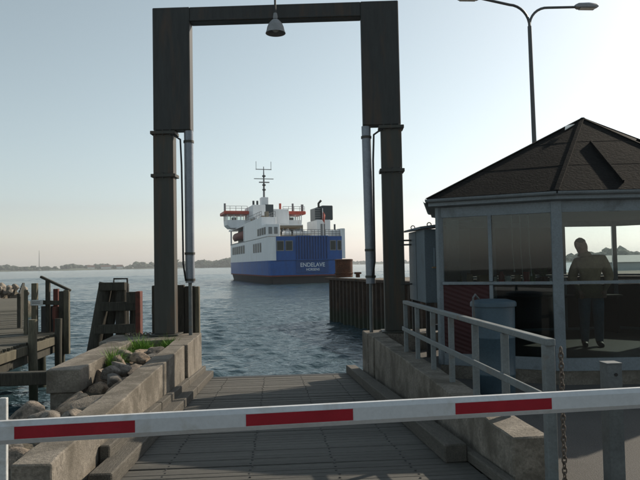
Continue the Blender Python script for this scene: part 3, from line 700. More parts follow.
def steel_post():
    t = thing('steel_post', 'square weathered steel post with a bolt hole right of the railing behind the barrier', 'post', (2.47, 4.6, 0))
    bm = B(); box(bm, (2.415, 4.55, 0), (2.525, 4.56, 1.03)); box(bm, (2.415, 4.56, 0), (2.425, 4.66, 1.03)); box(bm, (2.515, 4.56, 0), (2.525, 4.66, 1.03)); box(bm, (2.425, 4.65, 0), (2.515, 4.66, 1.03))
    obj('tube', bm, 'steel', t)
    pbox('cap', (2.41, 4.545, 1.03), (2.53, 4.665, 1.04), 'steel', t, .002)
    bm = B(); tube(bm, [(2.478, 4.5495, .955), (2.478, 4.545, .955)], .013, 12); obj('bolt_hole', bm, 'black', t)
steel_post()

# ------------------------------------------------------------------ barrier arm
def barrier():
    a = Vector((-2.6, 3.11, 1.020)); b = Vector((3.3, 3.48, 1.046)); d = (b-a).normalized(); L_ = (b-a).length
    t = thing('barrier_arm', 'white barrier arm with red reflective patches lowered across the foreground', 'barrier', a)
    def frame(u): return a+d*u
    side = Vector((d.y, -d.x, 0)).normalized(); up = side.cross(d)
    prof = [(.030, -.030), (.030, .034), (.014, .056), (-.014, .056), (-.030, .034), (-.030, -.034), (-.014, -.054), (.012, -.054)]
    bm = B()
    r0 = [bm.verts.new(frame(0)+side*p+up*q) for p, q in prof]; r1 = [bm.verts.new(frame(L_)+side*p+up*q) for p, q in prof]
    for i in range(8): bm.faces.new((r0[i], r0[(i+1) % 8], r1[(i+1) % 8], r1[i]))
    bm.faces.new(r0[::-1]); bm.faces.new(r1)
    arm = obj('arm', bm, 'white_paint', t)
    ux = d.x
    for x0, x1 in ((-2.33, -1.78), (-1.245, -.69), (-.155, .385), (.925, 1.455), (1.99, 2.5)):
        u0, u1 = (x0-a.x)/ux, (x1-a.x)/ux
        bm = B(); pts = [frame(u)+side*s+up*q for s in (.0303, .0318) for u, q in ((u0, -.027), (u1, -.027), (u1, .031), (u0, .031))]
        v = [bm.verts.new(p) for p in pts]
        for q in ((0, 1, 2, 3), (7, 6, 5, 4), (0, 4, 5, 1), (1, 5, 6, 2), (2, 6, 7, 3), (3, 7, 4, 0)): bm.faces.new([v[i] for i in q])
        obj('red_patch', bm, 'red_film', t)
    c = frame(L_+.1)
    ped = pbox('pedestal', (c.x-.12, c.y+.06, 0), (c.x+.22, c.y+.4, 1.15), 'white_paint', t, .02)
    ptube('pivot', [(c.x, c.y-.1, c.z), (c.x, c.y+.1, c.z)], .06, 'dark', t)
barrier()

def left_rail():
    t = thing('white_railing', 'end of a white painted railing at the lower left edge behind the barrier', 'railing', (-1.86, 4.58, 0))
    pbox('end_post', (-1.895, 4.56, 0), (-1.845, 4.60, .925), 'rail_white', t, .004)
    bm = B(); bar(bm, (-1.896, 4.58, .90), (-3.6, 4.30, .90), .04, .05, .004); obj('top_rail', bm, 'rail_white', t)
    bm = B(); bar(bm, (-1.896, 4.58, .46), (-3.6, 4.30, .46), .04, .05, .004); obj('lower_rail', bm, 'rail_white', t)
    pbox('post', (-3.62, 4.28, 0), (-3.57, 4.32, .925), 'rail_white', t, .004)
left_rail()

# ------------------------------------------------------------------ blue-grey cabinet on legs
def cabinet():
    t = thing('equipment_cabinet', 'blue-grey steel equipment cabinet on legs left of the hut', 'cabinet', (3.2, 12.8, 0))
    x0, x1, y0, y1 = 2.86, 3.75, 12.05, 13.0
    x0 = 2.86
    body = pbox('body', (x0, y0, 1.03), (x1, y1+.45, 2.44), 'cab', t, .01)
    pbox('seam', (x0-.004, y0+.70, 1.06), (x0-.0005, y0+.72, 2.42), 'dark', body)
    bm = B(); v = [bm.verts.new(p) for p in ((x0-.09, y0-.09, 2.445), (x1+.05, y0-.09, 2.57), (x1+.05, y1+.5, 2.57), (x0-.09, y1+.5, 2.445), (x0-.09, y0-.09, 2.485), (x1+.05, y0-.09, 2.61), (x1+.05, y1+.5, 2.61), (x0-.09, y1+.5, 2.485))]
    for q in ((3, 2, 1, 0), (4, 5, 6, 7), (0, 1, 5, 4), (1, 2, 6, 5), (2, 3, 7, 6), (3, 0, 4, 7)): bm.faces.new([v[i] for i in q])
    rf = obj('roof', bm, 'cab', t)
    for (x, y) in ((x0+.02, y1+.1), (x0+.13, y0+.1)):
        bm = B(); torus(bm, (x, y, 2.53), .04, .010, mtx=Matrix.Rotation(math.pi/2, 4, 'X')); obj('lifting_eye', bm, 'dark', rf, smooth='all')
    fb = pbox('meter_box', (x0+.17, y0-.07, 1.72), (x0+.42, y0-.0015, 2.08), 'cab', t, .006)
    pbox('meter_window', (x0+.24, y0-.074, 1.82), (x0+.36, y0-.0705, 2.0), 'black', fb)
    pbox('meter_shelf', (x0+.12, y0-.12, 1.69), (x0+.46, y0-.0715, 1.718), 'item_tan', fb, .004)
    for x in (x0+.06, x1-.06):
        for y in (y0+.06, y1+.35): pbox('leg', (x-.04, y-.04, 0), (x+.04, y+.04, 1.029), 'dark', t)
    pbox('cable_tray', (x0+.1, y0+.1, .5), (x1-.1, y0+.3, .6), 'dark', t)
    for z in (2.18, 2.27, 1.36): ptube('conduit', [(x0-.40, 13.3, z), (x0-.002, 13.2, z)], .018, 'dark', t, n=8)
cabinet()

# ------------------------------------------------------------------ bin
def litter_bin():
    c = (2.90, 8.38, 0)
    t = thing('litter_bin', 'tall round blue-grey litter bin with lid between the railing and the hut', 'bin', c)
    bm = B(); lathe(bm, [(.245, 0), (.255, .04), (.262, .30), (.268, .31), (.268, .33), (.263, .34), (.270, .78), (.277, .79), (.277, .81), (.271, .82), (.278, 1.20), (.276, 1.21)], c, 32); obj('body', bm, 'bin', t, smooth=True)
    bm = B(); lathe(bm, [(.284, 1.20), (.300, 1.205), (.300, 1.25), (.285, 1.272), (.20, 1.292), (.03, 1.30)], c, 32); obj('lid', bm, 'bin', t, smooth=True)
    bm = B(); tube(bm, [(2.60, 8.22, .95), (2.575, 8.2, 1.22), (2.57, 8.19, 1.33), (2.61, 8.22, 1.37), (2.67, 8.27, 1.31)], .014, 8); obj('handle', bm, 'steel', t, smooth=True)
litter_bin()

# ------------------------------------------------------------------ street lamp
def street_lamp():
    c = Vector((6.78, 16.0, 0.996))
    t = thing('street_lamp', 'tall twin-arm street lamp with curved arms rising behind the hut', 'street lamp', c)
    bm = B(); tube(bm, [c, c+Vector((0, 0, 1.2)), c+Vector((-.03, 0, 4)), c+Vector((-.06, 0, 6.90))], [.075, .07, .058, .05], 12); pole = obj('pole', bm, 'pole', t, smooth=True)
    top = c+Vector((-.06, 0, 6.88))
    for s in (-1, 1):
        pts = []
        for i in range(9):
            a = R(90)*i/8; pts.append(top+Vector((s*.55*(1-math.cos(a)), s*.08*i/8, .55*math.sin(a))))
        pts.append(top+Vector((s*1.36, s*.24, .64)))
        bm = B(); tube(bm, pts, .034, 10); arm = obj('arm', bm, 'pole', t, smooth=True)
        bm = B(); e = pts[-1]; x = lambda q: e.x+s*q
        sec = [(0, .05, .045), (.08, .10, .085), (.35, .12, .095), (.56, .10, .075), (.63, .05, .03)]; rings = []
        for q, w, h in sec:
            rings.append([bm.verts.new((x(q), e.y+w*cy_, e.z+.02+h*cz)) for cy_, cz in ((-1, -.55), (1, -.55), (1, .25), (.6, .85), (-.6, .85), (-1, .25))])
        for A_, B_ in zip(rings, rings[1:]):
            for i in range(6): bm.faces.new((A_[i], A_[(i+1) % 6], B_[(i+1) % 6], B_[i]))
        bm.faces.new(rings[0]); bm.faces.new(rings[-1])
        h = obj('lamp_head', bm, 'lamp_grey', t, smooth=True)
        bm = B(); lo = sorted((x(.12), x(.54))); box(bm, (lo[0], e.y-.085, e.z-.055), (lo[1], e.y+.085, e.z-.033), .01); obj('lens', bm, 'lens', h)
street_lamp()

# ------------------------------------------------------------------ octagonal waiting hut
HUT = [(2.60, 9.96), (4.11, 9.05), (6.55, 8.80), (7.95, 9.75), (8.45, 12.0), (7.22, 13.15), (4.55, 13.1), (3.22, 12.25)]
def hut():
    t = thing('ticket_hut', 'octagonal glazed harbour hut with dark felt roof and blue-grey frames', 'hut', (5.5, 11.1, 0))
    n = len(HUT); APEX = Vector((5.60, 11.12, 4.36)); ctr = Vector((5.5, 11.1, 0)); ZT = 2.60; ZS = 1.47; ZF = .33
    def off(o):
        """polygon of the wall line moved outward by o"""
        res = []
        for i in range(n):
            p, q, r = (Vector(HUT[(i+k) % n]) for k in (-1, 0, 1))
            e1 = (q-p).normalized(); e2 = (r-q).normalized(); n1 = Vector((e1.y, -e1.x)); n2 = Vector((e2.y, -e2.x)); b = (n1+n2).normalized()
            res.append(q+b*(o/max(.3, b.dot(n1))))
        return res
    bm = B(); prism(bm, [tuple(p) for p in off(.02)], 0, .20); obj('plinth', bm, 'concrete', t)
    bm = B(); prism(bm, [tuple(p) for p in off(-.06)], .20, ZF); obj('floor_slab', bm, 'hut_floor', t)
    # corner posts
    for i, p in enumerate(off(0)):
        q = off(-.09)[i]; w = .15 if i == 1 else .085
        d = (Vector(HUT[(i+1) % n])-Vector(HUT[i-1])).normalized(); a = math.atan2(d.y, d.x)
        bm = B(); m = Matrix.Translation((p.x, p.y, 0)) @ Matrix.Rotation(a, 4, 'Z'); box(bm, (-w/2, -.035, .20), (w/2, .075, ZT+.075), .006, m); obj('corner_post', bm, 'hut_paint', t)
    def P(i, s, o, z):
        a = Vector(HUT[i]); b = Vector(HUT[(i+1) % n]); L_ = (b-a).length; e = (b-a)/L_; nn = Vector((e.y, -e.x)); q = a+e*(s*L_)+nn*o; return Vector((q.x, q.y, z))
    def wbar(name, i, s0, s1, z0, z1, th, mat, o=0.0, parent=t):
        bm = B(); pts = [P(i, s, oo, z) for z in (z0, z1) for s, oo in ((s0, o-th/2), (s1, o-th/2), (s1, o+th/2), (s0, o+th/2))]
        v = [bm.verts.new(p) for p in pts]
        for q in ((3, 2, 1, 0), (4, 5, 6, 7), (0, 1, 5, 4), (1, 2, 6, 5), (2, 3, 7, 6), (3, 0, 4, 7)): bm.faces.new([v[k] for k in q])
        return obj(name, bm, mat, parent)
    seg = {0: [0, .455, 1], 1: [0, 1], 2: [0, .5, 1], 3: [0, 1], 4: [0, 1], 5: [0, .42, 1], 6: [0, 1], 7: [0, 1]}
    for i in range(n):
        Li = (Vector(HUT[(i+1) % n])-Vector(HUT[i])).length; e = .05/Li
        fr = wbar('head_rail', i, e, 1-e, ZT-.10, ZT+.06, .07, 'hut_paint', -.01)
        wbar('sill_rail', i, e, 1-e, ZS-.022, ZS+.022, .085, 'hut_paint', -.005)
        wbar('base_rail', i, e, 1-e, .20, .38, .075, 'hut_paint', -.008)
        cuts = seg[i]
        for k in range(1, len(cuts)-1):
            wbar('mullion', i, cuts[k]-.026/Li, cuts[k]+.026/Li, .381, ZS-.029, .07, 'hut_paint', -.01)
            wbar('mullion', i, cuts[k]-.026/Li, cuts[k]+.026/Li, ZS+.029, ZT-.101, .07, 'hut_paint', -.01)
        for k in range(len(cuts)-1):
            s0 = cuts[k]+(.034/Li if k else e); s1 = cuts[k+1]-(.034/Li if k < len(cuts)-2 else e)
            # lower
            if i == 0 and k == 0: wbar('red_panel', i, s0, s1, .382, ZS-.03, .03, 'red_panel', -.012)
            elif i in (0, 1): wbar('lower_pane', i, s0, s1, .382, ZS-.03, .012, 'glass_dark', -.012)
            else: wbar('lower_panel', i, s0, s1, .382, ZS-.03, .03, 'hut_dark', -.012)
            # upper
            glazed = i in (0, 1, 2, 3, 4) or (i == 5 and k == 0)
            if glazed: wbar('pane', i, s0, s1, ZS+.03, ZT-.102, .012, 'glass_dark' if i == 0 else 'glass', -.012)
            else: wbar('upper_panel', i, s0, s1, ZS+.03, ZT-.102, .03, 'hut_dark', -.012)
    # roof: felt faces, ceiling, fascia, gutter
    ea = off(.17); R0 = [Vector((p.x, p.y, 2.80)) for p in ea]
    for i in range(n):
        a, b = R0[i], R0[(i+1) % n]
        bm = B(); nn = (b-a).cross(APEX-a).normalized(); nn = nn if nn.z > 0 else -nn
        top = [bm.verts.new(p) for p in (a, b, APEX)]; bot = [bm.verts.new(p-Vector((0, 0, .035))) for p in (a, b, APEX)]
        bm.faces.new(top); bm.faces.new(bot[::-1])
        for k in range(3): bm.faces.new((top[k], top[(k+1) % 3], bot[(k+1) % 3], bot[k]))
        rf = obj('roof_face', bm, 'shingle', t)
        # felt strip joints
        for f_ in (.30, .62):
            p, q = a.lerp(APEX, f_), b.lerp(APEX, f_); bm = B(); bar(bm, p+nn*.001, q+nn*.001, .008, .003, up=nn); obj('felt_lap', bm, 'shingle', rf)
        bm = B(); bar(bm, a+Vector((0, 0, .004)), APEX+Vector((0, 0, .004)), .07, .012, .003); obj('hip_strip', bm, 'shingle', rf)
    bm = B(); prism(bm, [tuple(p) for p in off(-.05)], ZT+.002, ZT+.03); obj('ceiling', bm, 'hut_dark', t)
    o1, o2 = off(.05), off(.15); o3, o4 = off(.13), off(.24)
    for i in range(n):
        j = (i+1) % n
        bm = B(); pts = [(o1[i], 2.66), (o1[j], 2.66), (o2[j], 2.68), (o2[i], 2.68), (o1[i], 2.76), (o1[j], 2.76), (o2[j], 2.76), (o2[i], 2.76)]
        v = [bm.verts.new((p.x, p.y, z)) for p, z in pts]
        for q in ((3, 2, 1, 0), (4, 5, 6, 7), (0, 1, 5, 4), (1, 2, 6, 5), (2, 3, 7, 6), (3, 0, 4, 7)): bm.faces.new([v[k] for k in q])
        fa = obj('fascia', bm, 'hut_paint', t)
        bm = B(); mid0 = Vector(((o3[i].x+o4[i].x)/2, (o3[i].y+o4[i].y)/2, 0)); mid1 = Vector(((o3[j].x+o4[j].x)/2, (o3[j].y+o4[j].y)/2, 0)); dd = (mid1-mid0).normalized(); sd_ = Vector((dd.y, -dd.x, 0)); rings = []
        for q in (mid0, mid1): rings.append([bm.verts.new(q+sd_*.05*math.cos(R(180+180*k/8))+Vector((0, 0, 2.785+.05*math.sin(R(180+180*k/8))))) for k in range(9)])
        for k in range(8): bm.faces.new((rings[0][k], rings[0][k+1], rings[1][k+1], rings[1][k]))
        obj('gutter', bm, 'hut_paint', fa, smooth=True)
    # raised roof strip with a cap and a white patch near the apex
    a, b, nn = R0[1], R0[2], None
    nn = (b-a).cross(APEX-a).normalized(); nn = nn if nn.z > 0 else -nn
    def onf(i, u, v_): return R0[i].lerp(R0[(i+1) % n], u).lerp(APEX, v_)
    pA, pB = onf(1, .27, .60), onf(1, .39, .07)
    bm = B(); bar(bm, pA+nn*.016, pB+nn*.016, .03, .055, .004, up=nn); obj('roof_upstand', bm, 'shingle', t, label='raised dark strip running down the front roof face')
    pA, pB = onf(2, .15, .62), onf(2, .25, .16)
    bm = B(); n2 = (R0[3]-R0[2]).cross(APEX-R0[2]).normalized(); n2 = n2 if n2.z > 0 else -n2
    bar(bm, pA+n2*.02, pB+n2*.02, .03, .065, .004, up=n2); obj('roof_upstand', bm, 'shingle', t)
    n0 = (R0[1]-R0[0]).cross(APEX-R0[0]).normalized(); n0 = n0 if n0.z > 0 else -n0
    bm = B(); pts = [onf(0, .10, .865)+n0*.02, onf(0, .62, .88)+n0*.02, onf(0, .45, .80)+n0*.02]; v = [bm.verts.new(p) for p in pts]; w_ = [bm.verts.new(p+n0*.012) for p in pts]
    bm.faces.new(v); bm.faces.new(w_[::-1]); [bm.faces.new((v[k], v[(k+1) % 3], w_[(k+1) % 3], w_[k])) for k in range(3)]
    obj('white_patch', bm, 'item_white', t, label='small white triangular patch near the roof apex')
    # interior fittings
    bm = B(); c0, c1 = P(0, .06, -.12, ZS-.06), P(0, .94, -.12, ZS-.06); c2, c3 = P(0, .90, -.42, ZS-.06), P(0, .10, -.42, ZS-.06)
    lo = [bm.verts.new(p) for p in (c0, c1, c2, c3)]; hi = [bm.verts.new(p+Vector((0, 0, .03))) for p in (c0, c1, c2, c3)]
    bm.faces.new(lo[::-1]); bm.faces.new(hi); [bm.faces.new((lo[k], lo[(k+1) % 4], hi[(k+1) % 4], hi[k])) for k in range(4)]
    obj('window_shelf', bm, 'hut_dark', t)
    bm = B(); prev = None
    for k in range(41):
        s = .05+.12*k/40; p = P(0, s, -.10-.02*math.sin(k*1.5), 1.52); q = Vector((p.x, p.y, 2.47)); cur = (bm.verts.new(p), bm.verts.new(q))
        if prev: bm.faces.new((prev[0], cur[0], cur[1], prev[1]))
        prev = cur
    cu = obj('curtain', bm, 'curtain', smooth='all', label='pale curtain drawn aside at the left end of the hut window', cat='curtain'); so = cu.modifiers.new('thickness', 'SOLIDIFY'); so.thickness = .004
    for s, z, lab in ((.63, 1.68, 'white blind cord hanging in the hut window, left of three'), (.70, 1.55, 'white blind cord hanging in the hut window, middle of three'), (.77, 1.62, 'white blind cord hanging in the hut window, right of three')):
        b0 = P(0, s, -.09, 2.49); c = thing('blind_cord', lab, 'cord', b0, group='blind cords in the hut window')
        ptube('cord', [b0, P(0, s, -.09, 2.0), P(0, s+.012, -.09, z)], .0045, 'cord', c, n=6)
        bm = B(); e = P(0, s+.012, -.09, z-.05); lathe(bm, [(.004, .05), (.012, .03), (.014, 0)], e, 8); obj('toggle', bm, 'cord', c, smooth=True)
    zt = ZS-.03+.002
    def jar(s, o, r, h, mat, name, lab, cat, neck=.6):
        p = P(0, s, o, zt); g = thing(name, lab, cat, p)
        bm = B(); lathe(bm, [(r*.9, 0), (r, .01), (r, h*.7), (r*neck, h*.85), (r*neck, h)], p, 14); obj('body', bm, mat, g, smooth=True)
        bm = B(); lathe(bm, [(r*neck*1.1, h), (r*neck*1.1, h+.015), (r*neck*.9, h+.02)], p, 14); obj('cap', bm, 'dark', g, smooth=True)
    jar(.52, -.2, .045, .20, 'item_red', 'bottle', 'red plastic bottle on the hut window shelf', 'bottle'); jar(.57, -.27, .05, .13, 'item_white', 'jar', 'white china jar on the hut window shelf', 'jar', .8)
    jar(.78, -.22, .04, .22, 'item_green', 'bottle', 'green bottle on the hut window shelf', 'bottle', .45); jar(.24, -.22, .05, .16, 'item_tan', 'jar', 'brown jar on the hut window shelf beside the curtain', 'jar', .85)
    jar(.47, -.16, .03, .12, 'item_white', 'mug', 'white mug on the hut window shelf just right of the mullion', 'mug', .95); jar(.94, -.17, .035, .10, 'item_white', 'mug', 'white mug on the hut window shelf against the corner post', 'mug', .95)
    jar(.66, -.17, .045, .15, 'item_tan', 'tin', 'brown tin on the hut window shelf below the blind cords', 'tin', .95); jar(.72, -.3, .05, .19, 'item_red', 'tin', 'tall red tin at the back of the hut window shelf', 'tin', .95)
    jar(.15, -.2, .04, .17, 'item_green', 'bottle', 'green bottle on the hut window shelf in front of the curtain', 'bottle', .45)
    g = thing('cardboard_box', 'open cardboard box on the hut window shelf below the mullion', 'box', P(0, .36, -.26, zt))
    p = P(0, .36, -.26, zt); bm = B(); box(bm, (p.x-.09, p.y-.07, p.z), (p.x+.09, p.y+.07, p.z+.14), .003); obj('carton', bm, 'item_tan', g)
    bm = B(); box(bm, (p.x-.09, p.y-.12, p.z+.142), (p.x+.09, p.y-.05, p.z+.147)); obj('flap', bm, 'item_tan', g)
    g = thing('potted_plant', 'small potted plant on the hut window shelf near the corner post', 'plant', P(0, .87, -.24, zt)); p = P(0, .87, -.24, zt)
    bm = B(); lathe(bm, [(.04, 0), (.055, .10), (.06, .10), (.06, .115), (.05, .115)], p, 14); obj('pot', bm, 'rust_red', g, smooth=True)
    bm = B(); q_ = random.Random(2)
    for k in range(46):
        a = q_.random()*6.28; e = q_.uniform(.3, 1.2); d = Vector((math.cos(a)*math.cos(e), math.sin(a)*math.cos(e), math.sin(e))); b0 = p+Vector((0, 0, .11)); m_ = b0+d*q_.uniform(.06, .17); s_ = Vector((-d.y, d.x, 0))*.014; tip = m_+d*.05-Vector((0, 0, .02))
        bm.faces.new([bm.verts.new(x) for x in (b0, m_+s_, tip, m_-s_)])
    obj('leaves', bm, 'item_green', g, recalc=False, kind='stuff')
    # desk along the back wall
    g = thing('desk', 'dark desk along the back wall inside the hut', 'desk', (5.4, 12.6, ZF))
    pbox('desk_top', (4.7, 12.3, 1.05), (6.9, 12.95, 1.09), 'hut_dark', g, .004)
    for x in (4.75, 6.80): pbox('side_panel', (x, 12.35, ZF), (x+.05, 12.9, 1.049), 'hut_dark', g)
hut()

# ------------------------------------------------------------------ person standing in the hut
def person():
    bx, by, bz = 5.38, 10.60, .312
    t_loc = Vector((bx, by, bz))
    V = []; E = []; Rr = []
    def v(p, r, par=None):
        V.append(p); Rr.append(r if isinstance(r, tuple) else (r, r))
        if par is not None: E.append((par, len(V)-1))
        return len(V)-1
    pel = v((0, 0, .98), (.19, .14)); wa = v((-.01, 0, 1.12), (.20, .15), pel); ch = v((-.02, .0, 1.34), (.22, .155), wa); nb = v((-.05, -.01, 1.53), (.15, .11), ch)
    nk = v((-.10, -.03, 1.60), .07, nb); hd = v((-.13, -.055, 1.68), (.088, .10), nk); ht = v((-.15, -.055, 1.77), (.092, .105), hd); tp = v((-.155, -.045, 1.83), (.062, .075), ht)
    nose = v((-.16, -.16, 1.695), .012, hd)
    for s in (-1, 1): v((-.135+s*.1, -.045, 1.71), .012, hd)
    for s, sh, el, wr in ((1, (.21, 0, 1.47), (.31, .04, 1.19), (.22, -.14, 1.0)), (-1, (-.22, 0, 1.43), (-.29, .02, 1.17), (-.2, -.15, .98))):
        a = v(sh, .115, ch); b = v(tuple((sh[i]*.5+el[i]*.5) for i in range(3)), .10, a); c = v(el, .084, b); d = v(tuple((el[i]*.45+wr[i]*.55) for i in range(3)), .062, c); w = v(wr, .036, d)
        pm = v((wr[0]-s*.03, wr[1]-.03, wr[2]-.07), (.04, .022), w)
        for k in range(4):
            f0 = v((wr[0]-s*.03+(k-1.5)*.017, wr[1]-.05, wr[2]-.115-.006*(k in (1, 2))), .0095, pm); f1 = v((wr[0]-s*.035+(k-1.5)*.017, wr[1]-.045, wr[2]-.15-.008*(k in (1, 2))), .0085, f0)
        th = v((wr[0]-s*.075, wr[1]-.045, wr[2]-.06), .010, pm); v((wr[0]-s*.085, wr[1]-.055, wr[2]-.095), .009, th)
    for s in (-1, 1):
        h = v((s*.095, 0, .90), .125, pel); k1 = v((s*.105, -.01, .70), .112, h); kn = v((s*.11, -.02, .50), .09, k1); cf = v((s*.112, .01, .34), .086, kn); an = v((s*.115, .02, .10), .07, cf)
        ft = v((s*.12, -.03, .055), (.055, .05), an); f2 = v((s*.125, -.13, .052), (.055, .05), ft); v((s*.13, -.20, .05), (.052, .046), f2)
    me = bpy.data.meshes.new('person'); me.from_pydata(V, E, []); o = bpy.data.objects.new('person', me); COL.objects.link(o)
    sk = o.modifiers.new('s', 'SKIN'); sk.use_smooth_shade = True
    lay = me.skin_vertices[0] if len(me.skin_vertices) else None
    if lay is None:
        bpy.context.view_layer.objects.active = o; bpy.ops.mesh.customdata_skin_add() ; lay = me.skin_vertices[0]
    for i, r in enumerate(Rr): lay.data[i].radius = r
    lay.data[0].use_root = True
    ss = o.modifiers.new('ss', 'SUBSURF'); ss.levels = 2; ss.render_levels = 2
    dg = bpy.context.evaluated_depsgraph_get(); nm = bpy.data.meshes.new_from_object(o.evaluated_get(dg)); bpy.data.objects.remove(o)
    nm.name = 'person'; nm.materials.clear()
    for k in ('skin', 'jacket', 'jeans', 'dark'): nm.materials.append(MAT[k])
    for p in nm.polygons:
        c = p.center; p.use_smooth = True
        hand = c.z < .97 and c.y < -.155 and c.z > .75
        p.material_index = 0 if (c.z > 1.575 or hand) else 1 if (c.z > .93 or (abs(c.x) > .22 and c.z > .9)) else 2 if c.z > .11 else 3
    o = bpy.data.objects.new('person', nm); COL.objects.link(o); o.location = t_loc; o.rotation_euler = (0, 0, R(-20)); ORG[o.name] = Vector((0, 0, 0))
    tag(o, 'person in a brown jacket and jeans standing inside the hut, head bowed', 'person')
    bm = B(); bmesh.ops.create_icosphere(bm, subdivisions=3, radius=1)
    for q in bm.verts:
        n_ = 1+.06*mnoise.noise(q.co*4); q.co = Vector((-.147+q.co.x*.097*n_, -.03+q.co.y*.107*n_, 1.76+q.co.z*.108*n_))
    bmesh.ops.bisect_plane(bm, geom=bm.verts[:]+bm.edges[:]+bm.faces[:], plane_co=(-.145, -.06, 1.725), plane_no=(0, -.55, -.8), clear_outer=True)
    obj('hair', bm, 'hair', o, smooth='all')
    bm = B(); lathe(bm, [(.25, 0), (.255, .08), (.235, .2)], (0, 0, .84), 24, cap=False)
    for q in bm.verts: q.co.y *= .78
    h = obj('jacket_hem', bm, 'jacket', o, smooth='all'); sm = h.modifiers.new('thickness', 'SOLIDIFY'); sm.thickness = .008
    bm = B(); lathe(bm, [(.12, 0), (.10, .05), (.09, .08)], (-.08, -.02, 1.545), 18, cap=False); c = obj('collar', bm, 'jacket', o, smooth='all'); sm = c.modifiers.new('thickness', 'SOLIDIFY'); sm.thickness = .008
person()

# ------------------------------------------------------------------ ferry
def ferry():
    t = thing('ferry', 'blue and white car ferry sailing away, seen from the stern through the gantry', 'ferry', (5.1, 102.2, WATER_Z), R(12), local=True)
    def outline(o, f0=0.0, bow=52.0, hb=6.2):
        pts = [(-hb+o+.35, f0), (-hb+o, f0+.5)]
        for k in range(9):
            u = k/8; pts.append((-(hb-o)*(1-u**2.4)-.25*u, 39+(bow-o-39)*u))
        r = [(-x, y) for x, y in pts[::-1]]
        return pts+r
    def oprism(name, o0, z0, z1, mat, o1=None, f0=0.0, bow=52, parent=t):
        a_ = outline(o0, f0, bow); b_ = outline(o1 if o1 is not None else o0, f0, bow); bm = B()
        a = [bm.verts.new((x, y, z0)) for x, y in a_]; b = [bm.verts.new((x, y, z1)) for x, y in b_]; n = len(a)
        bm.faces.new(a); bm.faces.new(b[::-1])
        for k in range(n): bm.faces.new((a[k], a[(k+1) % n], b[(k+1) % n], b[k]))
        return obj(name, bm, mat, parent, smooth=True)
    oprism('hull_bottom', .9, -1.2, 1.15, 'f_black', .25, f0=.6, bow=50)
    oprism('hull_stripe', .05, 1.152, 1.34, 'f_stripe', .03)
    oprism('hull', .03, 1.362, 3.7, 'f_blue', .0)
    oprism('car_deck_side', .0, 3.702, 7.45, 'f_white', .0)
    oprism('fender_band', -.06, 3.58, 3.70, 'f_blue', -.06)
    # transom
    tr = pbox('transom', (-4.9, -.06, 3.703), (6.0, -.002, 7.5), 'f_blue', t, .01)
    for s0, s1 in ((-4.85, -3.62), (-3.42, -2.19), (3.95, 5.02), (5.18, 5.95)):
        w = pbox('stern_window', (s0, -.10, 5.2), (s1, -.061, 6.85), 'f_grey', tr, .02); pbox('pane', (s0+.12, -.112, 5.33), (s1-.12, -.101, 6.72), 'f_glass', w)
    dr = pbox('stern_door', (-1.7, -.12, 1.6), (3.65, -.061, 7.55), 'f_dark', t, .01)
    for k in range(12):
        s = -1.5+k*.455; pbox('door_rib', (s-.07, -.32, 3.85), (s+.07, -.121, 7.45), 'f_blue', dr, .02)
    for z in (7.45, 3.7): pbox('door_beam', (-1.7, -.30, z), (3.65, -.121, z+.14), 'f_blue', dr, .01)
    def text(s, width, x, z, h):
        cu = bpy.data.curves.new('lettering', 'FONT'); cu.body = s; cu.size = 1.0; cu.align_x = 'CENTER'; cu.extrude = .01; cu.offset = .012
        o = bpy.data.objects.new('lettering', cu); COL.objects.link(o)
        dg = bpy.context.evaluated_depsgraph_get(); me = bpy.data.meshes.new_from_object(o.evaluated_get(dg)); bpy.data.objects.remove(o)
        xs = [v.co.x for v in me.vertices]; ys = [v.co.y for v in me.vertices]; sx = width/(max(xs)-min(xs)); sy = h/(max(ys)-min(ys)); cx = (max(xs)+min(xs))/2; y0 = min(ys)
        for v in me.vertices: v.co = Vector(((v.co.x-cx)*sx+x, -.128-v.co.z, (v.co.y-y0)*sy+z))
        me.materials.append(MAT['f_letter']); o = bpy.data.objects.new('lettering', me); COL.objects.link(o); o.parent = dr; return o
    text('ENDELAVE', 4.05, 1.02, 2.62, .66); text('HORSENS', 2.2, 1.05, 2.0, .40)
    for z in (2.5, 4.9): oprism('plating_seam', -.015, z, z+.05, 'f_blue' if z < 3.7 else 'f_white', -.015)
    # side windows (both sides)
    for sg in (-1, 1):
        for f0, f1, z0, z1, cnt in ((5.2, 13.4, 5.15, 6.75, 4), (22, 38.5, 5.3, 6.9, 6)):
            st = (f1-f0)/cnt
            for k in range(cnt):
                a, b = f0+k*st+.35, f0+(k+1)*st-.35
                ext = 6.2
                x0, x1 = sorted((sg*(ext-.01), sg*(ext+.05)))
                w = pbox('side_window', (x0, a, z0), (x1, b, z1), 'f_grey', t, .02); x2, x3 = sorted((sg*(ext+.051), sg*(ext+.06))); pbox('pane', (x2, a+.15, z0+.15), (x3, b-.15, z1-.15), 'f_glass', w)
    # upper structure
    dk = pbox('aft_deck', (-6.0, .3, 7.452), (6.0, 34, 7.55), 'f_deck', t)
    pbox('port_deckhouse', (-6.15, 5.5, 7.55), (-3.6, 23, 11.0), 'f_white', t, .05)
    ph = pbox('stair_house', (-6.14, 1.4, 7.55), (-3.9, 5.48, 9.6), 'f_white', t, .05)
    for k in range(4):
        f = 2.0+k*1.9; w = pbox('deckhouse_window', (-6.21, f, 7.95), (-6.155, f+1.3, 9.15), 'f_grey', t, .02); pbox('pane', (-6.225, f+.12, 8.05), (-6.211, f+1.18, 9.05), 'f_glass', w)
    for s in (-5.5, -4.6):
        w = pbox('stair_window', (s-.3, 1.34, 8.0), (s+.3, 1.395, 9.1), 'f_grey', ph, .02)
    pbox('quarter_box', (6.02, .4, 3.9), (6.75, 2.6, 8.8), 'f_white', t, .05)
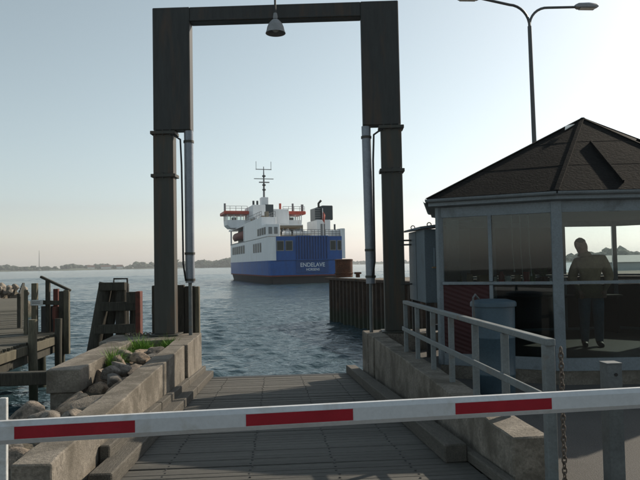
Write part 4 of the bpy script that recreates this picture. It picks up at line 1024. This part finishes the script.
    fs = pbox('forward_house', (-4.4, 23.02, 7.55), (5.6, 42, 10.9), 'f_white', t, .06)
    pbox('lounge_front', (-3.6, 22.9, 7.75), (5.5, 23.0, 10.7), 'f_deck', fs)
    for k in range(6):
        s = -3.1+k*1.4; pbox('lounge_window', (s, 22.84, 8.5), (s+1.05, 22.899, 9.9), 'f_glass', fs)
    pbox('recess_floor', (-6.1, 23.02, 7.46), (-4.41, 42, 7.70), 'f_grey', t)
    pbox('boat_deck', (-6.15, 23.02, 10.6), (-4.41, 44, 10.95), 'f_white', t)
    pbox('recess_shade', (-4.46, 24, 7.75), (-4.405, 41.5, 10.55), 'f_funnel', t)  # dark sheet lining the recess, standing in for its shade
    for f in (24.0, 41.5): pbox('recess_post', (-6.1, f, 7.7), (-5.8, f+.4, 10.6), 'f_white', t)
    bm = B(); sec = [(26, .1), (28, .75), (33, .9), (38, .8), (40.5, .15)]; rg = []
    for f, w in sec: rg.append([bm.verts.new((-5.4+w*math.cos(R(a)), f, 9.0+(.95*math.sin(R(a)) if a < 180 else .75*math.sin(R(a))))) for a in range(0, 360, 30)])
    for a, b in zip(rg, rg[1:]):
        for k in range(12): bm.faces.new((a[k], a[(k+1) % 12], b[(k+1) % 12], b[k]))
    bm.faces.new(rg[0]); bm.faces.new(rg[-1]); obj('rescue_boat', bm, 'orange', t, smooth=True)
    # bridge with wings
    br = pbox('bridge_deck', (-4.6, 31, 10.92), (4.6, 41, 11.5), 'f_white', t, .05)
    for sg in (-1, 1):
        bm = B(); x = lambda q: sg*q
        poly = [(3.4, 11.5), (3.4, 12.5), (8.0, 12.5), (7.9, 11.5), (7.2, 10.85), (4.0, 10.85)]
        a = [bm.verts.new((x(p), 33.2, z)) for p, z in poly]; b = [bm.verts.new((x(p), 38.5, z)) for p, z in poly]
        bm.faces.new(a); bm.faces.new(b[::-1]); [bm.faces.new((a[k], a[(k+1) % 6], b[(k+1) % 6], b[k])) for k in range(6)]
        wg = obj('bridge_wing', bm, 'f_white', t)
        for s in (3.6, 5.05, 6.45, 7.84):
            for f in (33.25, 38.35): a0, a1 = sorted((x(s), x(s+.16))); pbox('wing_pillar', (a0, f, 12.5), (a1, f+.14, 13.65), 'f_white', wg)
        for f in (35, 36.7): a0, a1 = sorted((x(7.84), x(8.0))); pbox('wing_pillar', (a0, f, 12.5), (a1, f+.16, 13.65), 'f_white', wg)
        for s0, s1 in ((3.77, 5.04), (5.22, 6.44), (6.62, 7.83)):
            for f in (33.3, 38.4): a0, a1 = sorted((x(s0), x(s1))); pbox('wing_window', (a0, f, 12.52), (a1, f+.02, 13.64), 'glass', wg)
        a0, a1 = sorted((x(3.5), x(8.7))); rf = pbox('wing_roof', (a0, 32.4, 13.66), (a1, 39.2, 14.35), 'f_red', wg, .12)
        a0, a1 = sorted((x(5.8), x(6.6))); pbox('console', (a0, 35, 12.5), (a1, 36.5, 13.2), 'f_funnel', wg)
        bm = B()
        for q in (3.8, 5.0, 6.2, 7.4, 8.5): tube(bm, [(x(q), 32.8, 14.36), (x(q), 32.8, 15.35)], .045, 5)
        for z in (14.9, 15.35): tube(bm, [(x(3.8), 32.8, z), (x(8.5), 32.8, z)], .04, 5)
        obj('roof_railing', bm, 'f_grey', wg)
    ptube('vent_post', [(6.2, 34, 14.36), (6.2, 34, 16.1)], .22, 'f_grey', t, n=8); ptube('vent_post', [(8.3, 34, 14.36), (8.3, 34, 15.9)], .3, 'f_grey', t, n=8); ptube('vent_post', [(-8.3, 34, 14.36), (-8.3, 34, 16.0)], .22, 'f_grey', t, n=8)
    ptube('searchlight', [(3.0, 32, 14.6), (3.0, 32, 15.9)], .25, 'f_red', t, n=8)
    tw = pbox('wheelhouse_tower', (-3.5, 28, 10.92), (-.9, 38, 15.2), 'f_white', t, .06)
    pbox('tower_panel', (-.898, 28.1, 11.51), (.75, 38, 15.3), 'f_funnel', t, .03, label='dark blue panel on the wheelhouse tower')
    pbox('wheelhouse', (.752, 30.9, 11.51), (4.6, 38, 14.62), 'f_white', t, .05)
    for s in (-3.0, -2.2): ptube('roof_vent', [(s, 30, 15.2), (s, 30, 16.2)], .22, 'f_funnel', t, n=8)
    mb = pbox('mast_base', (-.75, 33, 15.2), (.75, 35, 17.3), 'f_white', t, .05)
    ms = ptube('mast', [(0, 34, 17.3), (0, 34, 21), (0, 34, 23.9)], [.24, .18, .08], 'f_grey', t, n=8)
    for z, w in ((23.3, 1.7), (21.3, 2.1)): ptube('yardarm', [(-w, 34, z), (w, 34, z)], .085, 'f_grey', ms, n=6)
    for s in (-1.6, 1.6): ptube('aerial', [(s, 34, 23.3), (s, 34, 25.0)], .05, 'f_grey', ms, n=5)
    for z in (18.7, 19.7, 21.6):
        bm = B(); lathe(bm, [(.1, 0), (.38, .12), (.38, .38), (.1, .5)], (0, 33.8, z), 10); obj('mast_lantern', bm, 'f_funnel', ms, smooth=True)
    pbox('radar_scanner', (-1.1, 33.5, 20.4), (1.1, 33.75, 20.62), 'f_grey', ms)
    rr_ = random.Random(8)
    for k in range(9):
        s = -5.6+rr_.random()*1.6; f = 6.5+k*1.8; h = .35+rr_.random()*.7; pbox('roof_locker', (s, f, 11.0), (s+.5+rr_.random()*.5, f+.9, 11.0+h), rr_.choice(('f_grey', 'f_white', 'f_deck')), t, .03)
    bm = B()
    for k in range(12): tube(bm, [(-3.7, 5.8+k*1.5, 11.0), (-3.7, 5.8+k*1.5, 12.0)], .04, 5); tube(bm, [(-6.05, 5.8+k*1.5, 11.0), (-6.05, 5.8+k*1.5, 12.0)], .04, 5)
    for s in (-3.7, -6.05):
        for z in (11.5, 12.0): tube(bm, [(s, 5.8, z), (s, 22.3, z)], .035, 5)
    obj('deckhouse_railing', bm, 'f_grey', t)
    for k, (s, f, h, r) in enumerate(((1.6, 9, 1.7, .3), (2.6, 12, 1.4, .35), (-2.6, 8, 1.5, .3), (.3, 14, 2.0, .25), (2.9, 5, 1.2, .25))):
        bm = B(); lathe(bm, [(r*.6, 0), (r*.6, h*.7), (r, h*.72), (r, h*.95), (r*.5, h)], (s, f, 7.55), 10); obj('deck_vent', bm, rr_.choice(('f_grey', 'f_white')), t, smooth=True)
    # funnel casing on the starboard quarter
    fc = pbox('funnel_casing', (3.55, 6.0, 7.55), (6.0, 12.5, 10.6), 'f_white', t, .06)
    pbox('casing_door', (4.2, 5.94, 7.8), (5.0, 5.998, 9.9), 'f_grey', fc, .02)
    pbox('funnel', (4.65, 6.4, 10.6), (6.6, 11, 13.1), 'f_funnel', t, .1); fu = pbox('funnel_louvre', (3.5, 7.0, 10.6), (4.6, 10, 12.7), 'f_grey', t, .06)
    for k in range(5): pbox('slat', (3.55, 6.94, 10.8+k*.38), (4.55, 6.998, 10.98+k*.38), 'f_funnel', fu)
    ptube('exhaust_pipe', [(4.5, 8, 12.7), (4.5, 8, 13.6), (4.9, 7.7, 14.1)], .2, 'f_black', t, n=8)
    # aft deck furniture
    bm = B()
    for k in range(17):
        s = -3.8+k*.6; tube(bm, [(s, .45, 7.55), (s, .45, 8.6)], .04, 5)
    for z in (7.95, 8.28, 8.6): tube(bm, [(-3.8, .45, z), (5.9, .45, z)], .035, 5)
    rl = obj('aft_railing', bm, 'f_grey', t)
    for s, f in ((-2.2, 4), (-.4, 4), (1.3, 4.2)):
        bm = B(); tube(bm, [(s-.7, f, 8.2), (s-.6, f, 8.2), (s+.6, f, 8.2), (s+.7, f, 8.2)], [.3, .42, .42, .3], 10); obj('life_raft', bm, 'f_white', t, smooth=True)
        pbox('raft_cradle', (s-.5, f-.3, 7.55), (s+.5, f+.3, 7.8), 'f_grey', t)
    for k in range(5): pbox('deck_bench', (-2.8+k*1.3, 12, 7.55), (-1.9+k*1.3, 12.6, 8.4), 'f_deck', t, .03)
    pbox('awning', (-3.4, 16, 9.9), (3.4, 22.8, 10.0), 'f_deck', t)
    for s in (-3.3, 0, 3.3): ptube('awning_post', [(s, 16.2, 7.55), (s, 16.2, 9.9)], .08, 'f_grey', t, n=6)
    ptube('stern_light_post', [(5.6, 2.4, 7.55), (5.6, 2.4, 9.6)], .16, 'f_funnel', t, n=8)
    pbox('life_jacket_locker', (4.4, 1.0, 7.55), (6.0, 2.0, 8.55), 'f_white', t, .04)
    # flag
    fl = ptube('flagstaff', [(3.0, .3, 7.55), (2.8, -.2, 12.0)], .05, 'f_white', t, n=6)
    bm = B(); prev = None
    for k in range(9):
        u = k/8; x_ = 2.82+.42*u; dy = .10*math.sin(u*7); a = bm.verts.new((x_, -.15+dy, 11.6-.7*u)); b = bm.verts.new((x_-.12, -.1+dy, 10.3-.9*u))
        if prev: bm.faces.new((prev[0], a, b, prev[1]))
        prev = (a, b)
    o = obj('flag', bm, 'f_red', fl, smooth='all'); sm = o.modifiers.new('thickness', 'SOLIDIFY'); sm.thickness = .02
ferry()

# a low white shed across the harbour, seen through the hut's far windows
sh = thing('boat_shed', 'low white shed across the harbour, seen through the right back window of the hut', 'shed', (42.5, 72, WATER_Z), R(-28), local=True)
pbox('wall', (-5, -3, 0), (5, 3, 2.6), 'house_white', sh)
bm = B(); v = [bm.verts.new(p) for p in ((-5.3, -3.4, 2.6), (5.3, -3.4, 2.6), (5.3, 3.4, 2.6), (-5.3, 3.4, 2.6), (-5.3, 0, 3.4), (5.3, 0, 3.4))]
for q in ((0, 1, 5, 4), (2, 3, 4, 5), (0, 4, 3), (1, 2, 5), (0, 3, 2, 1)): bm.faces.new([v[k] for k in q])
obj('roof', bm, 'house_white', sh)

# ------------------------------------------------------------------ haze
bm = B(); box(bm, (-2400, -200, -5), (2400, 2900, 48))
hz = bpy.data.materials.new('haze_air'); hz.use_nodes = True; nt = hz.node_tree; nt.nodes.clear()
out = nt.nodes.new('ShaderNodeOutputMaterial'); pv = nt.nodes.new('ShaderNodeVolumePrincipled')
pv.inputs['Color'].default_value = (.86, .90, .93, 1); pv.inputs['Density'].default_value = .0002; pv.inputs['Anisotropy'].default_value = .2
nt.links.new(pv.outputs[0], out.inputs['Volume'])
obj('haze', bm, hz, kind='stuff', label='pale harbour haze between the camera and the far shore', cat='haze', keep=True)
scene.cycles.volume_bounces = 1
